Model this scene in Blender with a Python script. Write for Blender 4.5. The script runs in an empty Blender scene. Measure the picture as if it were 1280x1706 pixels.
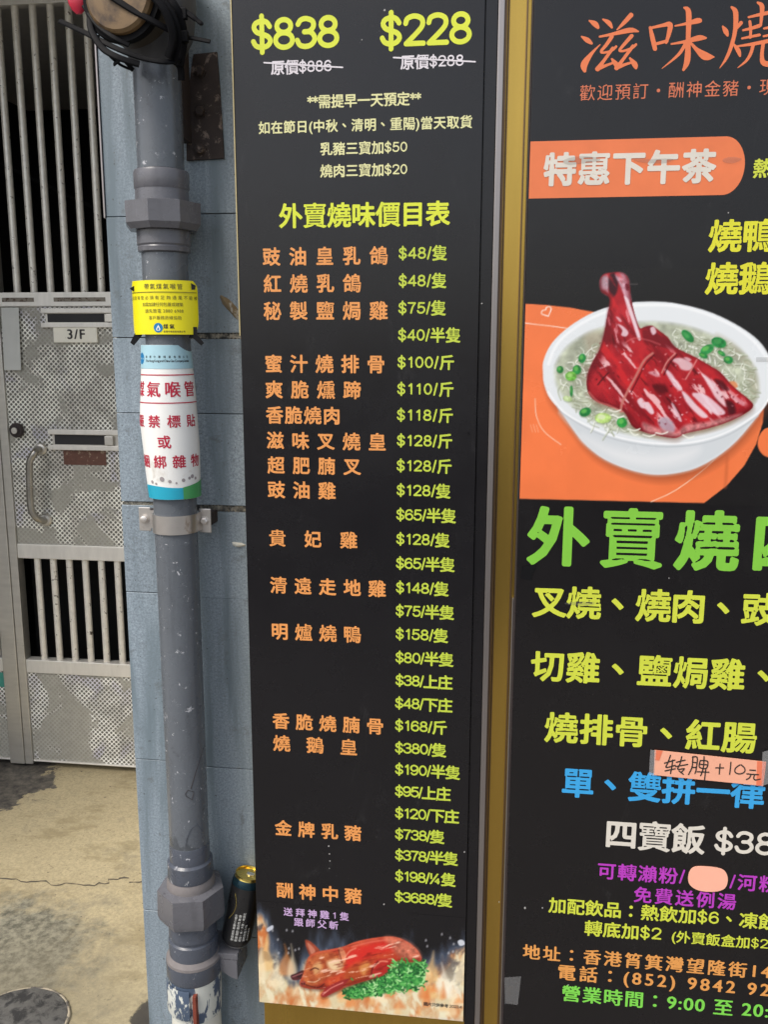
import bpy, bmesh, math, random
import numpy as np
from mathutils import Vector, Matrix
random.seed(7); rng = np.random.default_rng(7)
sc = bpy.context.scene
COL = sc.collection

# ------------------------------------------------------------------ camera
FPX, PITCH, YAW, ROLL = 1476.0, 0.184915, -0.126822, 0.00197
CAM = np.array([0.0, -1.75, 1.72])
def basis():
    cp, sp, cy, sy = math.cos(PITCH), math.sin(PITCH), math.cos(YAW), math.sin(YAW)
    f = np.array([sy*cp, cy*cp, -sp]); r = np.array([cy, -sy, 0.0]); u = np.cross(r, f)
    return r*math.cos(ROLL)+u*math.sin(ROLL), u*math.cos(ROLL)-r*math.sin(ROLL), f
RT, UP, FW = basis()
cam_d = bpy.data.cameras.new('camera'); cam = bpy.data.objects.new('camera', cam_d); COL.objects.link(cam)
cam_d.sensor_fit = 'HORIZONTAL'; cam_d.sensor_width = 36; cam_d.lens = FPX/1280*36
cam_d.clip_start = 0.02; cam_d.clip_end = 3000
cam.matrix_world = Matrix([[RT[0], UP[0], -FW[0], CAM[0]], [RT[1], UP[1], -FW[1], CAM[1]], [RT[2], UP[2], -FW[2], CAM[2]], [0, 0, 0, 1]])
sc.camera = cam

# ------------------------------------------------------------------ light
w = bpy.data.worlds.new('World'); sc.world = w; w.use_nodes = True
nt = w.node_tree; bg = nt.nodes['Background']
sky = nt.nodes.new('ShaderNodeTexSky'); sky.sky_type = 'NISHITA'; sky.sun_disc = False
SUN_EL, SUN_ROT = math.radians(52), math.radians(222)      # behind the camera and a little to the left
sky.sun_elevation = SUN_EL; sky.sun_rotation = SUN_ROT; sky.dust_density = 3.0; sky.air_density = 1.0; sky.ozone_density = 0.6
hs = nt.nodes.new('ShaderNodeHueSaturation'); hs.inputs['Saturation'].default_value = 0.55      # thin overcast
nt.links.new(sky.outputs[0], hs.inputs['Color']); nt.links.new(hs.outputs[0], bg.inputs[0]); bg.inputs[1].default_value = 0.13
sd = bpy.data.lights.new('sun', 'SUN'); sd.energy = 1.5; sd.angle = math.radians(24); sd.color = (1.0, 0.93, 0.84)
sun = bpy.data.objects.new('sun', sd); COL.objects.link(sun)
sdir = Vector((math.sin(SUN_ROT)*math.cos(SUN_EL), math.cos(SUN_ROT)*math.cos(SUN_EL), math.sin(SUN_EL)))
sun.rotation_euler = sdir.to_track_quat('Z', 'Y').to_euler()
sc.view_settings.view_transform = 'Standard'; sc.view_settings.look = 'None'
sc.view_settings.gamma = 1; sc.view_settings.use_curve_mapping = False
sc.view_settings.exposure = 0.66

# ------------------------------------------------------------------ measuring helpers
def un(px, py, Y=0.0, Z=None):
    px = np.asarray(px, float); py = np.asarray(py, float)
    d = RT*((px-640)/FPX)[..., None] - UP*((py-853)/FPX)[..., None] + FW
    t = (Y-CAM[1])/d[..., 1] if Z is None else (Z-CAM[2])/d[..., 2]
    return CAM + d*t[..., None]
def proj(P):
    d = np.asarray(P, float)-CAM; z = d@FW
    return 640+FPX*(d@RT)/z, 853-FPX*(d@UP)/z
def mpp(px, py, Y):                                   # metres per photograph pixel at a depth
    return float((un(px, py, Y)-CAM)@FW)/FPX
def lin(r, g, b, k=1.0):
    f = lambda c: (c/255/12.92 if c/255 <= 0.04045 else ((c/255+0.055)/1.055)**2.4)
    return (f(r)*k, f(g)*k, f(b)*k)

# ------------------------------------------------------------------ object helpers
def tag(o, label=None, cat=None, group=None, kind=None):
    if label: o['label'] = label
    if cat: o['category'] = cat
    if group: o['group'] = group
    if kind: o['kind'] = kind
    return o
def thing(name, loc, label, cat, group=None):
    o = bpy.data.objects.new(name, None); COL.objects.link(o); o.location = loc; o.empty_display_size = 0.05
    return tag(o, label, cat, group)
def link(name, me, parent=None, mat=None):
    o = bpy.data.objects.new(name, me); COL.objects.link(o)
    if mat is not None and not me.materials: me.materials.append(mat)
    if parent is not None:
        o.parent = parent
        wp = world_of(parent)
        o.location = (-wp[0], -wp[1], -wp[2])
    return o
def world_of(o):                                      # only translations are used on parents
    v = Vector((0, 0, 0))
    while o is not None:
        v += o.location; o = o.parent
    return v
def flat_mesh(name, V, counts, mat=None, colors=None, smooth=False):
    V = np.asarray(V, np.float32).reshape(-1, 3); counts = np.asarray(counts, np.int32)
    me = bpy.data.meshes.new(name); n = int(counts.sum())
    me.vertices.add(len(V)); me.vertices.foreach_set('co', V.ravel())
    me.loops.add(n); me.polygons.add(len(counts))
    me.loops.foreach_set('vertex_index', np.arange(n, dtype=np.int32))
    st = np.concatenate([[0], np.cumsum(counts)[:-1]]).astype(np.int32)
    me.polygons.foreach_set('loop_start', st); me.polygons.foreach_set('loop_total', counts)
    me.update(calc_edges=True); me.validate()
    if mat: me.materials.append(mat)
    return me
def bm_mesh(name, bm, mat=None, smooth=False, angle=None):
    bmesh.ops.recalc_face_normals(bm, faces=bm.faces[:])
    me = bpy.data.meshes.new(name); bm.to_mesh(me); bm.free()
    if smooth:
        for p in me.polygons: p.use_smooth = True
        if angle:
            try: me.set_sharp_from_angle(angle=math.radians(angle))
            except Exception: pass
    if mat: me.materials.append(mat)
    return me
def add_box(bm, x0, x1, y0, y1, z0, z1, bev=0.0, seg=2):
    m = Matrix.Translation(((x0+x1)/2, (y0+y1)/2, (z0+z1)/2)) @ Matrix.Diagonal((abs(x1-x0), abs(y1-y0), abs(z1-z0), 1))
    r = bmesh.ops.create_cube(bm, size=1, matrix=m)
    if bev > 0:
        es = list({e for v in r['verts'] for e in v.link_edges})
        bmesh.ops.bevel(bm, geom=es, offset=bev, segments=seg, affect='EDGES', profile=0.6)
def box(name, x0, x1, y0, y1, z0, z1, mat, parent=None, bev=0.002, seg=2):
    bm = bmesh.new(); add_box(bm, x0, x1, y0, y1, z0, z1, bev, seg)
    return link(name, bm_mesh(name, bm, mat), parent)
def add_lathe(bm, prof, c=(0, 0, 0), n=40, axis='Z', caps=True, nn=None):
    rings = []
    for r, z in prof:
        ring = []
        for k in range(n):
            a = 2*math.pi*k/n + (math.pi/n if nn else 0)
            p = (r*math.cos(a), r*math.sin(a), z)
            if axis == 'Y': p = (p[0], p[2], p[1])
            if axis == 'X': p = (p[2], p[0], p[1])
            ring.append(bm.verts.new((p[0]+c[0], p[1]+c[1], p[2]+c[2])))
        rings.append(ring)
    for a, b in zip(rings, rings[1:]):
        for k in range(n): bm.faces.new((a[k], a[(k+1) % n], b[(k+1) % n], b[k]))
    if caps:
        bm.faces.new(rings[0][::-1]); bm.faces.new(rings[-1])
def lathe(name, prof, c, mat, parent=None, n=40, axis='Z', smooth=True, angle=32, nn=None):
    bm = bmesh.new(); add_lathe(bm, prof, c, n, axis, nn=nn)
    return link(name, bm_mesh(name, bm, mat, smooth, angle), parent)
def add_tube(bm, pts, r, n=12, flat=1.0):
    pts = [Vector(p) for p in pts]; rings = []
    up = Vector((0.13, -0.9, 0.3)).normalized()
    for i, p in enumerate(pts):
        t = (pts[min(i+1, len(pts)-1)]-pts[max(i-1, 0)]).normalized()
        u = t.cross(up).normalized(); v = t.cross(u).normalized()
        rr = r[i] if isinstance(r, (list, tuple)) else r
        rings.append([bm.verts.new(p+u*rr*math.cos(2*math.pi*k/n)+v*rr*flat*math.sin(2*math.pi*k/n)) for k in range(n)])
    for a, b in zip(rings, rings[1:]):
        for k in range(n): bm.faces.new((a[k], a[(k+1) % n], b[(k+1) % n], b[k]))
    bm.faces.new(rings[0][::-1]); bm.faces.new(rings[-1])
def tube(name, pts, r, mat, parent=None, n=12, flat=1.0):
    bm = bmesh.new(); add_tube(bm, pts, r, n, flat)
    return link(name, bm_mesh(name, bm, mat, True, 40), parent)
def spline(pts, k=8, closed=False):
    P = [np.array(p, float) for p in pts]; n = len(P); out = []
    for i in range(n if closed else n-1):
        g = lambda j: P[j % n] if closed else P[min(max(j, 0), n-1)]
        a, b, c, d = g(i-1), g(i), g(i+1), g(i+2)
        for s in range(k):
            t = s/k
            out.append(0.5*((2*b)+(-a+c)*t+(2*a-5*b+4*c-d)*t*t+(-a+3*b-3*c+d)*t**3))
    if not closed: out.append(P[-1])
    return out
def plate(name, pxpts, Y, thick, mat, parent=None, curl=None):      # a thin sheet whose outline lies on the plane Y
    P = un([p[0] for p in pxpts], [p[1] for p in pxpts], Y)
    bm = bmesh.new()
    a = [bm.verts.new(p) for p in P]; b = [bm.verts.new((p[0], Y+thick, p[2])) for p in P]
    bm.faces.new(a); bm.faces.new(b[::-1])
    for i in range(len(a)):
        j = (i+1) % len(a); bm.faces.new((a[i], b[i], b[j], a[j]))
    return link(name, bm_mesh(name, bm, mat), parent)

# ------------------------------------------------------------------ materials
def newmat(name):
    m = bpy.data.materials.new(name); m.use_nodes = True
    return m, m.node_tree, m.node_tree.nodes['Principled BSDF']
def N(t, kind, **kw):
    n = t.nodes.new(kind)
    for k, v in kw.items():
        if k in n.inputs: n.inputs[k].default_value = v
        else: setattr(n, k, v)
    return n
def coords(t, sx=1, sy=1, sz=1):
    tc = N(t, 'ShaderNodeNewGeometry'); mp = N(t, 'ShaderNodeMapping'); mp.inputs['Scale'].default_value = (sx, sy, sz)
    t.links.new(tc.outputs['Position'], mp.inputs['Vector']); return mp.outputs[0]
def noise(t, scale, vec, detail=4, rough=0.55, dist=0.0):
    n = N(t, 'ShaderNodeTexNoise', Scale=scale, Detail=detail, Roughness=rough, Distortion=dist)
    t.links.new(vec, n.inputs['Vector']); return n.outputs['Fac']
def ramp(t, fac, p0, p1, c0=(0, 0, 0, 1), c1=(1, 1, 1, 1)):
    r = N(t, 'ShaderNodeValToRGB'); e = r.color_ramp.elements
    e[0].position = p0; e[1].position = p1; e[0].color = c0; e[1].color = c1
    t.links.new(fac, r.inputs[0]); return r.outputs[0]
def mixc(t, fac, a, b, mode='MIX'):
    m = N(t, 'ShaderNodeMix', data_type='RGBA', blend_type=mode)
    for s, v in ((m.inputs[0], fac), (m.inputs[6], a), (m.inputs[7], b)):
        if isinstance(v, bpy.types.NodeSocket): t.links.new(v, s)
        elif isinstance(v, (int, float)): s.default_value = v
        else: s.default_value = (*v[:3], 1)
    return m.outputs[2]
def math_(t, op, a, b=None):
    m = N(t, 'ShaderNodeMath', operation=op)
    for i, v in enumerate((a, b)):
        if v is None: continue
        if isinstance(v, bpy.types.NodeSocket): t.links.new(v, m.inputs[i])
        else: m.inputs[i].default_value = v
    return m.outputs[0]
def bump(t, b, h, strength=0.3, dist=0.001):
    n = N(t, 'ShaderNodeBump', Strength=strength, Distance=dist)
    t.links.new(h, n.inputs['Height']); t.links.new(n.outputs[0], b.inputs['Normal'])
def plain(name, c, rough=0.5, metal=0.0, var=0.12, scale=30, bmp=0.0, spec=0.5, dirt=None, dirt_at=(0.6, 0.72), dscale=12, stretch=(1, 1, 1)):
    m, t, b = newmat(name); v = coords(t, *stretch)
    n = noise(t, scale, v)
    lo = tuple(x*(1-var) for x in c); hi = tuple(min(1, x*(1+var)) for x in c)
    col = mixc(t, n, lo, hi)
    if dirt is not None:
        n2 = noise(t, dscale, v, 6, 0.65, 0.4)
        col = mixc(t, ramp(t, n2, *dirt_at), col, dirt)
    t.links.new(col, b.inputs['Base Color'])
    b.inputs['Roughness'].default_value = rough; b.inputs['Metallic'].default_value = metal
    b.inputs['Specular IOR Level'].default_value = spec
    rn = math_(t, 'ADD', math_(t, 'MULTIPLY', noise(t, scale*0.4, v), 0.2), rough-0.1)
    t.links.new(rn, b.inputs['Roughness'])
    if bmp: bump(t, b, noise(t, scale*6, v, 3), bmp)
    return m
def ink(name, rgb, rough=0.42, k=0.88):
    c = lin(*rgb, k=k)
    m, t, b = newmat(name); v = coords(t)
    t.links.new(mixc(t, noise(t, 25, v, 5), tuple(x*0.86 for x in c), tuple(min(1, x*1.08) for x in c)), b.inputs['Base Color'])
    b.inputs['Roughness'].default_value = rough
    return m
def printed(name, rough=0.4):
    m, t, b = newmat(name); a = N(t, 'ShaderNodeVertexColor', layer_name='print')
    t.links.new(a.outputs[0], b.inputs['Base Color']); v = coords(t)
    t.links.new(math_(t, 'ADD', math_(t, 'MULTIPLY', noise(t, 5, v, 6, 0.7), 0.36), 0.08), b.inputs['Roughness'])
    b.inputs['Specular IOR Level'].default_value = 0.45
    return m

M = {}
# glossy black laminate of the signs
def laminate(name, base):
    m, t, b = newmat(name); v = coords(t)
    sm = noise(t, 3.0, v, 5, 0.6, 0.5)
    dust = ramp(t, math_(t, 'MULTIPLY', noise(t, 260, v, 2, 0.6), ramp(t, noise(t, 2.6, v, 4, 0.6), 0.40, 0.72, (0.86, 0.86, 0.86, 1))), 0.715, 0.76)
    c = mixc(t, sm, tuple(x*0.75 for x in base), tuple(x*1.3 for x in base))
    c = mixc(t, math_(t, 'MULTIPLY', dust, 0.35), c, (0.30, 0.29, 0.28))
    scr = ramp(t, noise(t, 7, coords(t, 1, 1, 0.5), 9, 0.75, 1.5), 0.60, 0.72)
    c = mixc(t, math_(t, 'MULTIPLY', scr, 0.035), c, (0.4, 0.4, 0.4))
    t.links.new(c, b.inputs['Base Color'])
    t.links.new(math_(t, 'ADD', math_(t, 'MULTIPLY', noise(t, 5, v, 6, 0.7), 0.36), 0.08), b.inputs['Roughness'])
    b.inputs['Specular IOR Level'].default_value = 0.45
    return m
M['black'] = laminate('black_laminate', (0.0062, 0.0056, 0.0070))
M['black2'] = laminate('black_laminate_poster', (0.0064, 0.0055, 0.0062))
# blue grey speckled tiles
def tile_mat(name, c, seed):
    m, t, b = newmat(name); v = coords(t)
    grain = noise(t, 240, v, 4, 0.75)
    col = mixc(t, ramp(t, grain, 0.36, 0.64), tuple(x*0.66 for x in c), tuple(x*1.28 for x in c))
    st = noise(t, 5, coords(t, 4.5, 1, 0.35), 5, 0.6, 0.3)
    col = mixc(t, ramp(t, st, 0.44, 0.66), col, (c[0]*0.58, c[1]*0.62, c[2]*0.62))
    gr = noise(t, 22, v, 8, 0.7, 0.6)
    col = mixc(t, math_(t, 'MULTIPLY', ramp(t, gr, 0.58, 0.68), 0.5), col, (0.10, 0.105, 0.10))
    sp = noise(t, 150, v, 2, 0.5)
    col = mixc(t, ramp(t, sp, 0.70, 0.73), col, (0.05, 0.05, 0.05))
    t.links.new(col, b.inputs['Base Color']); b.inputs['Roughness'].default_value = 0.5
    bump(t, b, grain, 0.25, 0.0006)
    return m
TC = lin(137, 150, 160)
M['tiles'] = [tile_mat('blue_tile_%d' % i, tuple(x*k for x in TC), i) for i, k in enumerate((0.94, 1.0, 1.06))]
M['grout'] = plain('grout', (0.10, 0.10, 0.10), 0.9, bmp=0.4)
M['mortar'] = plain('old_mortar', lin(150, 145, 132), 0.9, var=0.35, scale=60, bmp=0.8, dirt=(0.06, 0.06, 0.055), dirt_at=(0.45, 0.62), dscale=45)
M['pipe'] = plain('grey_pipe_paint', lin(112, 118, 130), 0.38, var=0.10, scale=14, bmp=0.25, dirt=lin(150, 152, 155), dirt_at=(0.64, 0.69), dscale=38)
def pipe_mat(name, c, chip_at=(0.635, 0.655), low=None):
    m, t, b = newmat(name); v = coords(t)
    col = mixc(t, noise(t, 12, v, 5, 0.6, 0.4), tuple(x*0.82 for x in c), tuple(x*1.12 for x in c))
    run = noise(t, 7, coords(t, 6, 6, 0.6), 6, 0.6, 0.2)
    col = mixc(t, math_(t, 'MULTIPLY', ramp(t, run, 0.55, 0.7), 0.45), col, tuple(x*0.62 for x in c))
    chip = noise(t, 55, v, 6, 0.72, 0.5)
    col = mixc(t, ramp(t, chip, *chip_at), col, lin(185, 186, 190))
    dk = noise(t, 30, v, 9, 0.75, 0.3)
    col = mixc(t, math_(t, 'MULTIPLY', ramp(t, dk, 0.60, 0.68), 0.65), col, (0.06, 0.06, 0.065))
    if low is not None:
        g = N(t, 'ShaderNodeSeparateXYZ'); t.links.new(v, g.inputs[0])
        zz = math_(t, 'ADD', math_(t, 'MULTIPLY', math_(t, 'SUBTRACT', noise(t, 16, coords(t, 1, 1, 0.5), 5, 0.6), 0.5), 0.28), g.outputs[2])
        col = mixc(t, ramp(t, zz, low, low+0.004, (1, 1, 1, 1), (0, 0, 0, 1)), col, tuple(x*0.6 for x in c))
    t.links.new(col, b.inputs['Base Color']); b.inputs['Roughness'].default_value = 0.42
    t.links.new(math_(t, 'ADD', math_(t, 'MULTIPLY', noise(t, 18, v), 0.24), 0.15), b.inputs['Roughness'])
    bump(t, b, math_(t, 'ADD', noise(t, 70, v, 4), math_(t, 'MULTIPLY', noise(t, 14, v, 6, 0.6), 2.0)), 0.35, 0.0014)
    return m
M['pipe'] = pipe_mat('grey_pipe_paint', lin(96, 101, 107), low=float(un(311, 1395, -0.075)[2]))
M['fitting'] = pipe_mat('lilac_grey_fitting_paint', lin(101, 101, 106), (0.70, 0.73))
M['pipe_blue'] = pipe_mat('slate_pipe_paint', lin(79, 84, 94), (0.64, 0.67))
M['pipe_white'] = plain('chipped_white_pipe_paint', lin(205, 205, 195), 0.55, var=0.08, scale=20, bmp=0.4, dirt=lin(75, 85, 100), dirt_at=(0.60, 0.63), dscale=30)
M['peel'] = plain('peeling_paint', lin(196, 198, 190), 0.6, var=0.1, scale=20, bmp=0.5, dirt=lin(70, 84, 104), dirt_at=(0.50, 0.53), dscale=26, stretch=(1.6, 1.6, 0.6))
M['ring_dust'] = plain('dusty_joint_paint', lin(116, 111, 110), 0.7, var=0.2, scale=70, bmp=0.4)
M['steel'] = plain('brushed_steel', (0.62, 0.60, 0.55), 0.36, 0.75, var=0.16, scale=12, stretch=(1, 1, 5), dirt=(0.16, 0.13, 0.10), dirt_at=(0.66, 0.76), dscale=16)
M['steel_rail'] = plain('dull_steel_rail', (0.74, 0.72, 0.67), 0.42, 0.45, var=0.16, scale=10, stretch=(5, 1, 1), dirt=(0.20, 0.15, 0.10), dirt_at=(0.68, 0.76), dscale=30)
M['steel_bar'] = plain('dull_steel_bar', (0.80, 0.77, 0.70), 0.36, 0.35, var=0.25, scale=45, dirt=(0.10, 0.08, 0.06), dirt_at=(0.62, 0.67), dscale=55)
M['bracket'] = plain('galvanised_clamp', (0.66, 0.62, 0.58), 0.36, 0.9, var=0.15, scale=30, dirt=(0.30, 0.20, 0.13), dirt_at=(0.58, 0.74), dscale=28)
M['alu'] = plain('aluminium_edge', (0.33, 0.30, 0.29), 0.32, 0.9, var=0.1, scale=20, stretch=(1, 1, 0.3))
M['brass'] = plain('brass_strip', (0.52, 0.335, 0.075), 0.24, 0.95, var=0.12, scale=9, stretch=(6, 1, 0.4))
M['brown_trim'] = plain('brown_bronze_trim', (0.16, 0.10, 0.06), 0.35, 0.8)
M['pale_gold'] = plain('pale_gold_edge', lin(196, 180, 132), 0.4, 0.3)
M['slot'] = plain('worn_slot_metal', lin(120, 114, 104), 0.4, 0.4, var=0.3, scale=40, dirt=lin(70, 52, 40), dirt_at=(0.5, 0.6), dscale=60)
M['steel_dark'] = plain('worn_handle_steel', (0.40, 0.38, 0.34), 0.3, 0.95, var=0.25, scale=20)
M['dark'] = plain('black_gap', (0.016, 0.016, 0.018), 0.6)
M['rust'] = plain('rusty_steel', lin(52, 42, 38), 0.75, var=0.5, scale=40, bmp=0.8, dirt=lin(122, 108, 98), dirt_at=(0.55, 0.61), dscale=44)
M['rustdark'] = plain('dark_rust', lin(50, 42, 42), 0.7, var=0.3, scale=40, bmp=0.5)
M['redrust'] = plain('red_lead_strap', lin(120, 55, 38), 0.7, var=0.3, scale=60, bmp=0.5)
M['rubber'] = plain('black_rubber', (0.003, 0.003, 0.004), 0.6, bmp=0.2, spec=0.12)
M['tan'] = plain('tan_plug', lin(118, 94, 62), 0.55, var=0.2, scale=18, dirt=lin(66, 50, 34), dirt_at=(0.46, 0.64), dscale=16)
M['umber'] = plain('umber_wrap', lin(56, 50, 42), 0.6, var=0.4, scale=18)
M['greycast'] = plain('grey_cast_body', lin(66, 66, 68), 0.5, var=0.3, scale=16, bmp=0.3)
M['red'] = ink('red_plastic', (205, 45, 70), 0.35)
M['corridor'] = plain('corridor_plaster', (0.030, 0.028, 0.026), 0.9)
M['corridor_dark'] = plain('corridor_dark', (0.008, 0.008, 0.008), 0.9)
M['plaster'] = plain('painted_plaster', (0.62, 0.60, 0.56), 0.85, bmp=0.2)
M['facade'] = plain('facade_render', (0.30, 0.31, 0.32), 0.85, bmp=0.3)
M['asphalt'] = plain('asphalt', (0.05, 0.05, 0.052), 0.9, scale=60, bmp=0.6)
M['paving'] = plain('pavement_concrete', (0.20, 0.19, 0.175), 0.85, scale=20, bmp=0.4, dirt=(0.10, 0.095, 0.09))
M['cover'] = plain('dirty_cover_cement', lin(94, 93, 90), 0.8, var=0.4, scale=45, bmp=0.9, dirt=(0.03, 0.03, 0.03), dirt_at=(0.48, 0.6), dscale=25)
M['cover_rim'] = plain('pale_cement_rim', lin(165, 155, 135), 0.85, var=0.3, scale=60, bmp=0.6, dirt=(0.08, 0.075, 0.07), dirt_at=(0.5, 0.6), dscale=35)
def perforated(name, base, film_scale, film_at):
    # lattice of crossed petals stamped in sheet steel, with worn patches where a clouded film covers it
    m, t, b = newmat(name); g = N(t, 'ShaderNodeNewGeometry'); sx = N(t, 'ShaderNodeSeparateXYZ')
    t.links.new(g.outputs['Position'], sx.inputs[0])
    p = 0.0192
    u = math_(t, 'MULTIPLY', math_(t, 'ADD', sx.outputs[0], sx.outputs[2]), math.pi/p)
    v = math_(t, 'MULTIPLY', math_(t, 'SUBTRACT', sx.outputs[0], sx.outputs[2]), math.pi/p)
    su = math_(t, 'ABSOLUTE', math_(t, 'SINE', u)); sv = math_(t, 'ABSOLUTE', math_(t, 'SINE', v))
    mn = math_(t, 'MINIMUM', su, sv); mx = math_(t, 'MAXIMUM', su, sv)
    hole = ramp(t, math_(t, 'SUBTRACT', math_(t, 'MULTIPLY', mn, 1.35), math_(t, 'MULTIPLY', math_(t, 'SUBTRACT', 1.0, mx), 1.1)), 0.36, 0.66)
    vec = coords(t)
    film = ramp(t, noise(t, film_scale, vec, 6, 0.6, 0.7), *film_at)
    metal = mixc(t, ramp(t, noise(t, 9, vec, 6, 0.65, 0.5), 0.35, 0.6), tuple(x*0.62 for x in base), tuple(min(1, x*1.2) for x in base))  # light and dark mottling: street reflections painted into the metal
    metal = mixc(t, math_(t, 'MULTIPLY', ramp(t, noise(t, 6.3, vec, 3, 0.5, 1.0), 0.56, 0.66), 0.5), metal, (0.50, 0.48, 0.66))  # violet tint of the same painted reflections
    col = mixc(t, hole, metal, (0.13, 0.125, 0.105))
    fc = mixc(t, noise(t, 30, vec, 6, 0.7), lin(132, 130, 120), lin(180, 178, 168))
    col = mixc(t, math_(t, 'MULTIPLY', film, 0.88), col, fc)
    t.links.new(col, b.inputs['Base Color'])
    mt = math_(t, 'MULTIPLY', math_(t, 'SUBTRACT', 1.0, film), 0.12); t.links.new(mt, b.inputs['Metallic'])
    b.inputs['Roughness'].default_value = 0.42
    bump(t, b, math_(t, 'SUBTRACT', 1.0, hole), 0.7, 0.0015)
    return m
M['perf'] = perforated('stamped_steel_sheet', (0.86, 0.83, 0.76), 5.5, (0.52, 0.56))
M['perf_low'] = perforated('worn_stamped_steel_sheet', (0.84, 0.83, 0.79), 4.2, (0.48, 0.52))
M['film'] = plain('clouded_plastic_film', lin(200, 202, 198), 0.35, var=0.12, scale=14)
M['cream'] = plain('cream_plate', lin(246, 243, 228), 0.4, var=0.05, dirt=lin(150, 145, 125), dirt_at=(0.66, 0.75), dscale=50)
M['brown_patch'] = plain('brown_patch', lin(96, 62, 50), 0.6, var=0.4, scale=70, dirt=lin(150, 130, 110), dirt_at=(0.58, 0.64), dscale=60)
M['teal'] = ink('teal_sticker', (70, 150, 135))
M['txt_dark'] = ink('dark_print', (45, 42, 40))
M['paper_orange'] = plain('orange_paper', lin(232, 168, 140), 0.5, var=0.06, scale=30)
M['paper_end'] = plain('orange_paper_end', lin(222, 118, 84), 0.5, var=0.1, scale=30)
M['peach'] = plain('peach_sticker', lin(240, 175, 150), 0.5, var=0.04)
def glassy(name, c, alpha, rough=0.15):
    m, t, b = newmat(name); b.inputs['Base Color'].default_value = (*c, 1); b.inputs['Alpha'].default_value = alpha
    b.inputs['Roughness'].default_value = rough; return m
M['tape'] = glassy('clear_tape', (0.6, 0.6, 0.6), 0.16, 0.2)
M['smudge'] = glassy('grey_smudge', (0.20, 0.19, 0.18), 0.22, 0.5)
M['smudge2'] = glassy('brown_drip', (0.18, 0.06, 0.03), 0.35, 0.5)
M['blacktape'] = plain('black_tape', (0.004, 0.004, 0.005), 0.45, bmp=0.3, spec=0.2)
M['c_orange'] = ink('orange_print', (240, 160, 88)); M['c_lime'] = ink('lime_print', (198, 216, 72))
M['c_yellow'] = ink('yellow_lime_print', (226, 236, 62)); M['c_cream'] = ink('pale_yellow_print', (232, 230, 170))
M['c_white'] = ink('white_print', (232, 226, 232)); M['c_lilac'] = ink('lilac_print', (205, 172, 218))
M['c_coral'] = ink('coral_print', (236, 126, 76)); M['c_corald'] = ink('thin_coral_print', (216, 118, 82))
M['c_green'] = ink('green_print', (132, 204, 66)); M['c_lime2'] = ink('lime_poster_print', (212, 222, 70))
M['c_blue'] = ink('blue_print', (58, 168, 232)); M['c_off'] = ink('off_white_print', (226, 220, 208))
M['c_mag'] = ink('magenta_print', (190, 62, 196)); M['c_amber'] = ink('amber_print', (232, 160, 84))
M['c_neon'] = ink('neon_green_print', (128, 218, 80)); M['c_yel2'] = ink('yellow_poster_print', (228, 226, 52))
M['y_card'] = plain('yellow_card', lin(238, 226, 20), 0.35, var=0.05, scale=15)
M['olive'] = ink('olive_print', (112, 104, 40)); M['flame_blue'] = ink('flame_blue', (20, 130, 190))
M['white_card'] = plain('white_sticker', lin(236, 236, 232), 0.4, var=0.03, scale=18, dirt=lin(205, 200, 190), dirt_at=(0.62, 0.75), dscale=20)
M['crimson'] = ink('crimson_print', (196, 36, 66)); M['cyan'] = ink('cyan_print', (40, 176, 206)); M['paleblue'] = ink('pale_blue_print', (176, 216, 228))
M['dot'] = ink('grey_dot_print', (168, 160, 160)); M['leafgreen'] = ink('sticker_green', (80, 170, 100))

# ------------------------------------------------------------------ lettering engine
_tc = bpy.data.curves.new('glyph_source', 'FONT'); _to = bpy.data.objects.new('glyph_source', _tc); COL.objects.link(_to)
_tc.fill_mode = 'NONE'; _tc.resolution_u = 3
_out, _adv, _gm = {}, {}, {}
def _eval(body):
    _tc.body = body; dg = bpy.context.evaluated_depsgraph_get(); dg.update()
    e = _to.evaluated_get(dg); me = e.to_mesh()
    n = len(me.vertices); co = np.zeros(n*3, np.float32); me.vertices.foreach_get('co', co)
    ed = np.zeros(len(me.edges)*2, np.int32); me.edges.foreach_get('vertices', ed); e.to_mesh_clear()
    return co.reshape(-1, 3)[:, :2].astype(float), ed.reshape(-1, 2)
_one = None
def outline(ch):
    global _one
    if _one is None: _one = _eval('一')[0][:, 0].max()
    if ch not in _out:
        _adv[ch] = _eval(ch+'一')[0][:, 0].max()-_one
        if ch in ' ':
            _out[ch] = None
        else:
            co, ed = _eval(ch)
            _out[ch] = (co[ed[:, 0]], co[ed[:, 1]])
    return _out[ch]
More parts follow.
